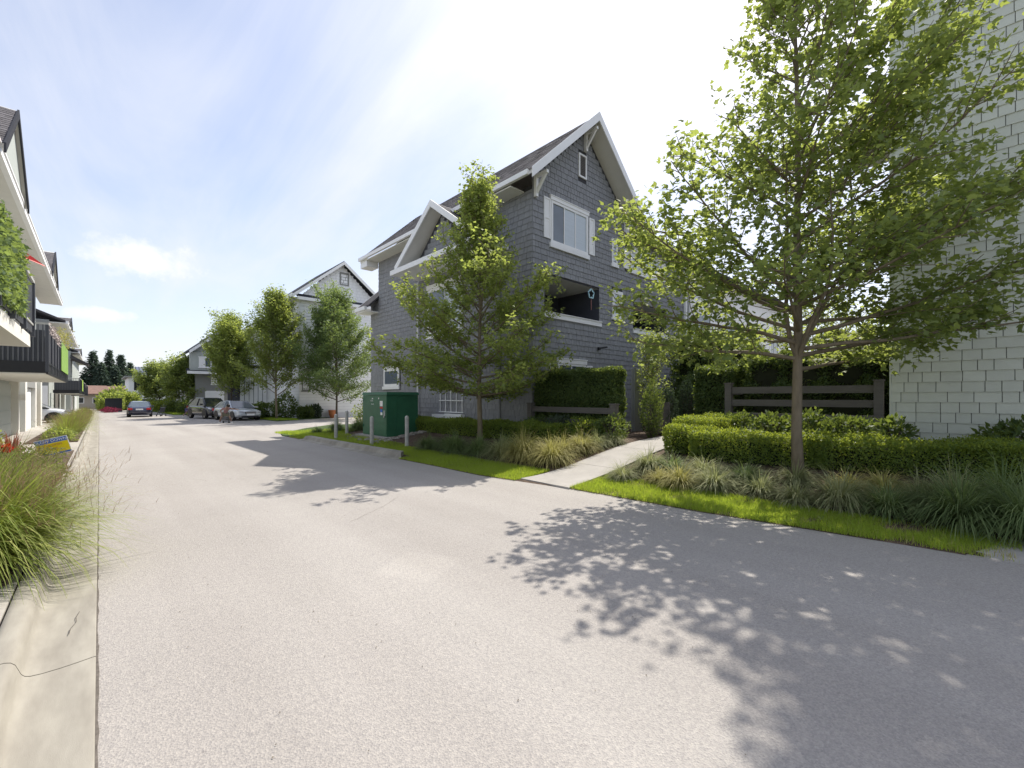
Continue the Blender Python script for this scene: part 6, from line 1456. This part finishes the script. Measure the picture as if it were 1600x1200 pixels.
lawn('lawn', 7000, poly_s(9.0,10.6,34,40), (.08,.16), .018); lawn('lawn', 7000, poly_s(5.6,9,58,85), (.1,.25), .04)
for k in range(26):
    y_ = rdc.uniform(-.1,11.5)
    if 4.5 < y_ < 5.9: continue
    x_ = edge(y_)+rdc.uniform(.05,.8); n = 26; a = rng.uniform(0,6.28,n); P = np.stack([np.cos(a)*.02, np.sin(a)*.02, np.zeros(n)],1); D = np.stack([np.cos(a), np.sin(a), rng.uniform(.3,1.2,n)],1)
    me = leaves_mesh('weed', P, D, norm(UP+rng.normal(0,.3,(n,3))), rng.uniform(.03,.07,n), T_OVAL, F_OVAL); o = link_mesh('weed', me, None, M['leaf_y']); o.location = (x_,y_,H(x_,y_)+.015); o['kind'] = 'stuff'
lawn('dry_grass', 5200, strip(-.2, 11.5, .7, 1.15, 1.0, lambda X,Y,u: ((Y < 4.6) | (Y > 5.74)) & ((Y < 9.75) | (X > 5.7))), (.03,.08), .004, M['sedge_y'])
# litter: bark crumbs and dry leaves on the soil
mb = MB(); rd = random.Random(9)
for k_ in range(2600):
    x_, y_ = rd.uniform(6.3,9.0), rd.uniform(-1,12.5)
    if 4.5 < y_ < 5.8 or x_ < edge(y_)+.7: continue
    s_ = rd.uniform(.008,.03); z_ = H(x_,y_)+.014+rd.random()*.01; a = rd.random()*3.1; c_, s2 = math.cos(a)*s_, math.sin(a)*s_
    mb.poly([(x_-c_,y_-s2,z_),(x_+s2*.5,y_-c_*.5,z_+.006),(x_+c_,y_+s2,z_+.003),(x_-s2*.5,y_+c_*.5,z_+.010)], 0, rd.random())
struct(mb, 'bark_mulch', mat('mulch', (.11,.065,.04), .95, .3, 20, tint=.9), kind='stuff')
# a few small leaves and grit on the road
mb = MB()
for k_ in range(520):
    x_, y_ = rd.uniform(.2,6.0), rd.uniform(.6,16)
    if x_ > edge(y_)-.05: continue
    s_ = rd.uniform(.002,.007); z_ = base(y_)+.004
    mb.poly([(x_-s_,y_,z_),(x_,y_-s_*.6,z_+.003),(x_+s_,y_,z_+.001),(x_,y_+s_*.6,z_+.004)], 0, rd.random())
struct(mb, 'leaf_litter', mat('grit', (.18,.15,.11), .95, .3, 20, tint=.9), kind='stuff')

# ------------------------------------------------------------------ left planting strips: tall feathery grasses and flowers
patch('planter_soil', [(-3.2,4.95),(-.50,4.95),(-.50,16.9),(-3.2,16.9)], .125, M['soil'])
patch('planter_soil', [(-1.75,20.6),(-.52,20.6),(-.50,62),(-1.75,62)], .125, M['soil'])
def tall_clump(seed, n, L, W, spread, npl, lean=(0,0,0)):
    rg = np.random.default_rng(seed); a = rg.uniform(0,2*math.pi,n); rr = .16*np.sqrt(rg.random(n)); P = np.stack([rr*np.cos(a), rr*np.sin(a), np.zeros(n)],1)
    th_ = np.radians(np.abs(rg.normal(spread,16,n))); d = norm(np.stack([np.sin(th_)*np.cos(a), np.sin(th_)*np.sin(a), np.cos(th_)],1)+np.array(lean)*.8)
    b = blades_mesh('blades', P, d, L*rg.uniform(.5,1.05,n), W*rg.uniform(.6,1.4,n), .10+.20*rg.random(n), 6, np.clip(rg.normal(.42,.26,n),0,1))
    # flowering stems with fine branching plumes
    n2 = npl; a = rg.uniform(0,2*math.pi,n2); th_ = np.radians(np.abs(rg.normal(spread*1.05,16,n2))); d = norm(np.stack([np.sin(th_)*np.cos(a), np.sin(th_)*np.sin(a), np.cos(th_)],1)+np.array(lean))
    Ls = L*rg.uniform(.80,1.18,n2); P2 = np.stack([.12*np.cos(a), .12*np.sin(a), np.zeros(n2)],1)
    parts = [(P2, d, Ls, np.full(n2,.0022), np.full(n2,.12), rg.random(n2))]
    # branchlets: follow an approximate arc of each stem
    for k in range(13):
        f = .55+.45*k/13; drop = .12*(f*4)**2*.055*Ls
        q = P2+d*(Ls*f)[:,None]-np.stack([np.zeros(n2),np.zeros(n2),drop*1.2],1)
        dd = norm(d+rg.normal(0,.55,(n2,3))); parts.append((q, dd, .05+.13*rg.random(n2)*(1.3-f), np.full(n2,.0026), np.full(n2,.25), rg.random(n2)))
    P = np.concatenate([p[0] for p in parts]); D = np.concatenate([p[1] for p in parts]); Lx = np.concatenate([p[2] for p in parts]); Wx = np.concatenate([p[3] for p in parts]); Bx = np.concatenate([p[4] for p in parts]); Tx = np.concatenate([p[5] for p in parts])
    pl_ = blades_mesh('plumes', P, D, Lx, Wx, Bx, 3, Tx); return b, pl_
TC = [tall_clump(60+k, 3000, L_, .0085, sp_, 190, ln) for k, (L_, sp_, ln) in enumerate(((.90,32,(.11,-.06,0)),(.80,35,(.10,0,0)),(1.0,27,(.06,.05,0))))]
for b, p in TC: b.materials.append(M['tall_grass']); p.materials.append(M['plume'])
TG = [(-.78,5.45,0,1.30,'tall feathery grass nearest the viewer, arching over the left kerb'),(-1.55,5.6,1,1.08,'tall feathery grass at the left edge, second from the front'),(-.78,6.45,1,1.02,'feathery grass second along the left kerb'),(-.85,7.25,0,.80,'feathery grass third along the left kerb'),
(-1.6,6.9,2,.74,'upright grass in the second row at the left edge'),(-.9,8.2,1,.72,'feathery grass fourth along the left kerb'),(-.95,9.2,0,.62,'lower feathery grass before the flower bed'),(-1.7,8.3,1,.66,'second-row grass beside the flower bed'),(-1.7,9.8,1,.55,'back-row grass by the flower bed')]
for x_, y_, k, s_, lab_ in TG:
    g_ = thing('tall_grass', lab_, 'ornamental grass', (x_,y_,base(y_)+.12), rdc.uniform(-.5,.5), group='feathery grasses in the left planting strip'); g_.scale = (s_,s_,s_)
    for nm, me in (('blades', TC[k][0]), ('plumes', TC[k][1])): o = bpy.data.objects.new(nm, me); COL.objects.link(o); o.parent = g_
TF = [tall_clump(80+k, 520, .95, .014, 24, 110) for k in range(2)]
for b, p in TF: b.materials.append(M['tall_grass']); p.materials.append(M['plume'])
yy = 22.0; i = 0; ordn = ['nearest','second','third','fourth','fifth','sixth','seventh','eighth','ninth','tenth','eleventh','twelfth','thirteenth','fourteenth','fifteenth','sixteenth','seventeenth','eighteenth','nineteenth','twentieth','farthest']
while yy < 61 and i < 21:
    lab_ = 'feathery tan grass, %s clump of the long left strip beyond the driveway' % ordn[i]
    g_ = thing('tall_grass', lab_, 'ornamental grass', (-.86-.08*(i%2),yy,base(yy)+.12), rdc.uniform(0,6.2), group='feathery grasses of the far left strip'); s_ = rdc.uniform(.9,1.1); g_.scale = (s_*.72,s_*1.3,s_*.97)
    for nm, me in (('blades', TF[i%2][0]), ('plumes', TF[i%2][1])): o = bpy.data.objects.new(nm, me); COL.objects.link(o); o.parent = g_
    yy += 1.15+yy*.03; i += 1
shrub('bright green shrub at the near end of the far left strip', -1.0,20.9,.40,.55, M['leaf_y'], .07, 1100)
shrub('bright yellow-green shrub at the left edge by the garage', -2.1,15.2,.62,.85, M['leaf_y'], .08, 1700)
shrub('silvery low shrub at the left edge of the flower bed', -1.95,13.0,.6,.6, M['blue_leaf'], .06, 1500)
shrub('mixed low flowering plants before the lawn sign', -1.15,14.6,.55,.42, M['flower_mix'], .05, 1500)
shrub('low olive plants in the middle of the flower bed', -1.2,12.7,.6,.42, M['flower_mix'], .05, 1500)
shrub('low grassy plants right before the flower bed kerb', -.95,10.7,.55,.45, M['flower_mix'], .06, 1500)
shrub('low green plants at the left in front of the silvery shrub', -1.8,11.3,.6,.5, M['flower_mix'], .06, 1400)
rg_ = clump_mesh(31, 160, .55, .02, 14, .12); rg_.materials.append(leaf_mat('red_plume', (.22,.06,.05), (.38,.14,.09), (.35,.1,.06), amount=.35))
g_ = thing('red_grass', 'reddish upright plumed plant behind the flower bed', 'plant', (-1.45,14.9,.15)); o = link_mesh('blades', rg_, g_)
fl = thing('red_flower', 'single large red flower head in the left bed', 'flower', (-1.22,12.0,.12)); mb = MB(); mb.tube([(0,0,0),(.01,0,.42)], .006, 5); mb.build('stem', M['hedge'], fl, origin=(0,0,0))
n = 90; v = rand_unit(n); me = leaves_mesh('petals', v*.035+np.array([.01,0,.46]), v, rand_unit(n), np.full(n,.06), T_OVAL, F_OVAL); link_mesh('petals', me, fl, leaf_mat('red_petal', (.5,.02,.01), (.65,.05,.02), (.5,.03,.01), amount=.25))
lawn('grass_tuft', 2600, lambda n: np.stack([rng.uniform(-.95,-.5,n), rng.uniform(10.5,16.5,n), np.full(n,.13)],1), (.05,.12), .006, M['sedge_y'])
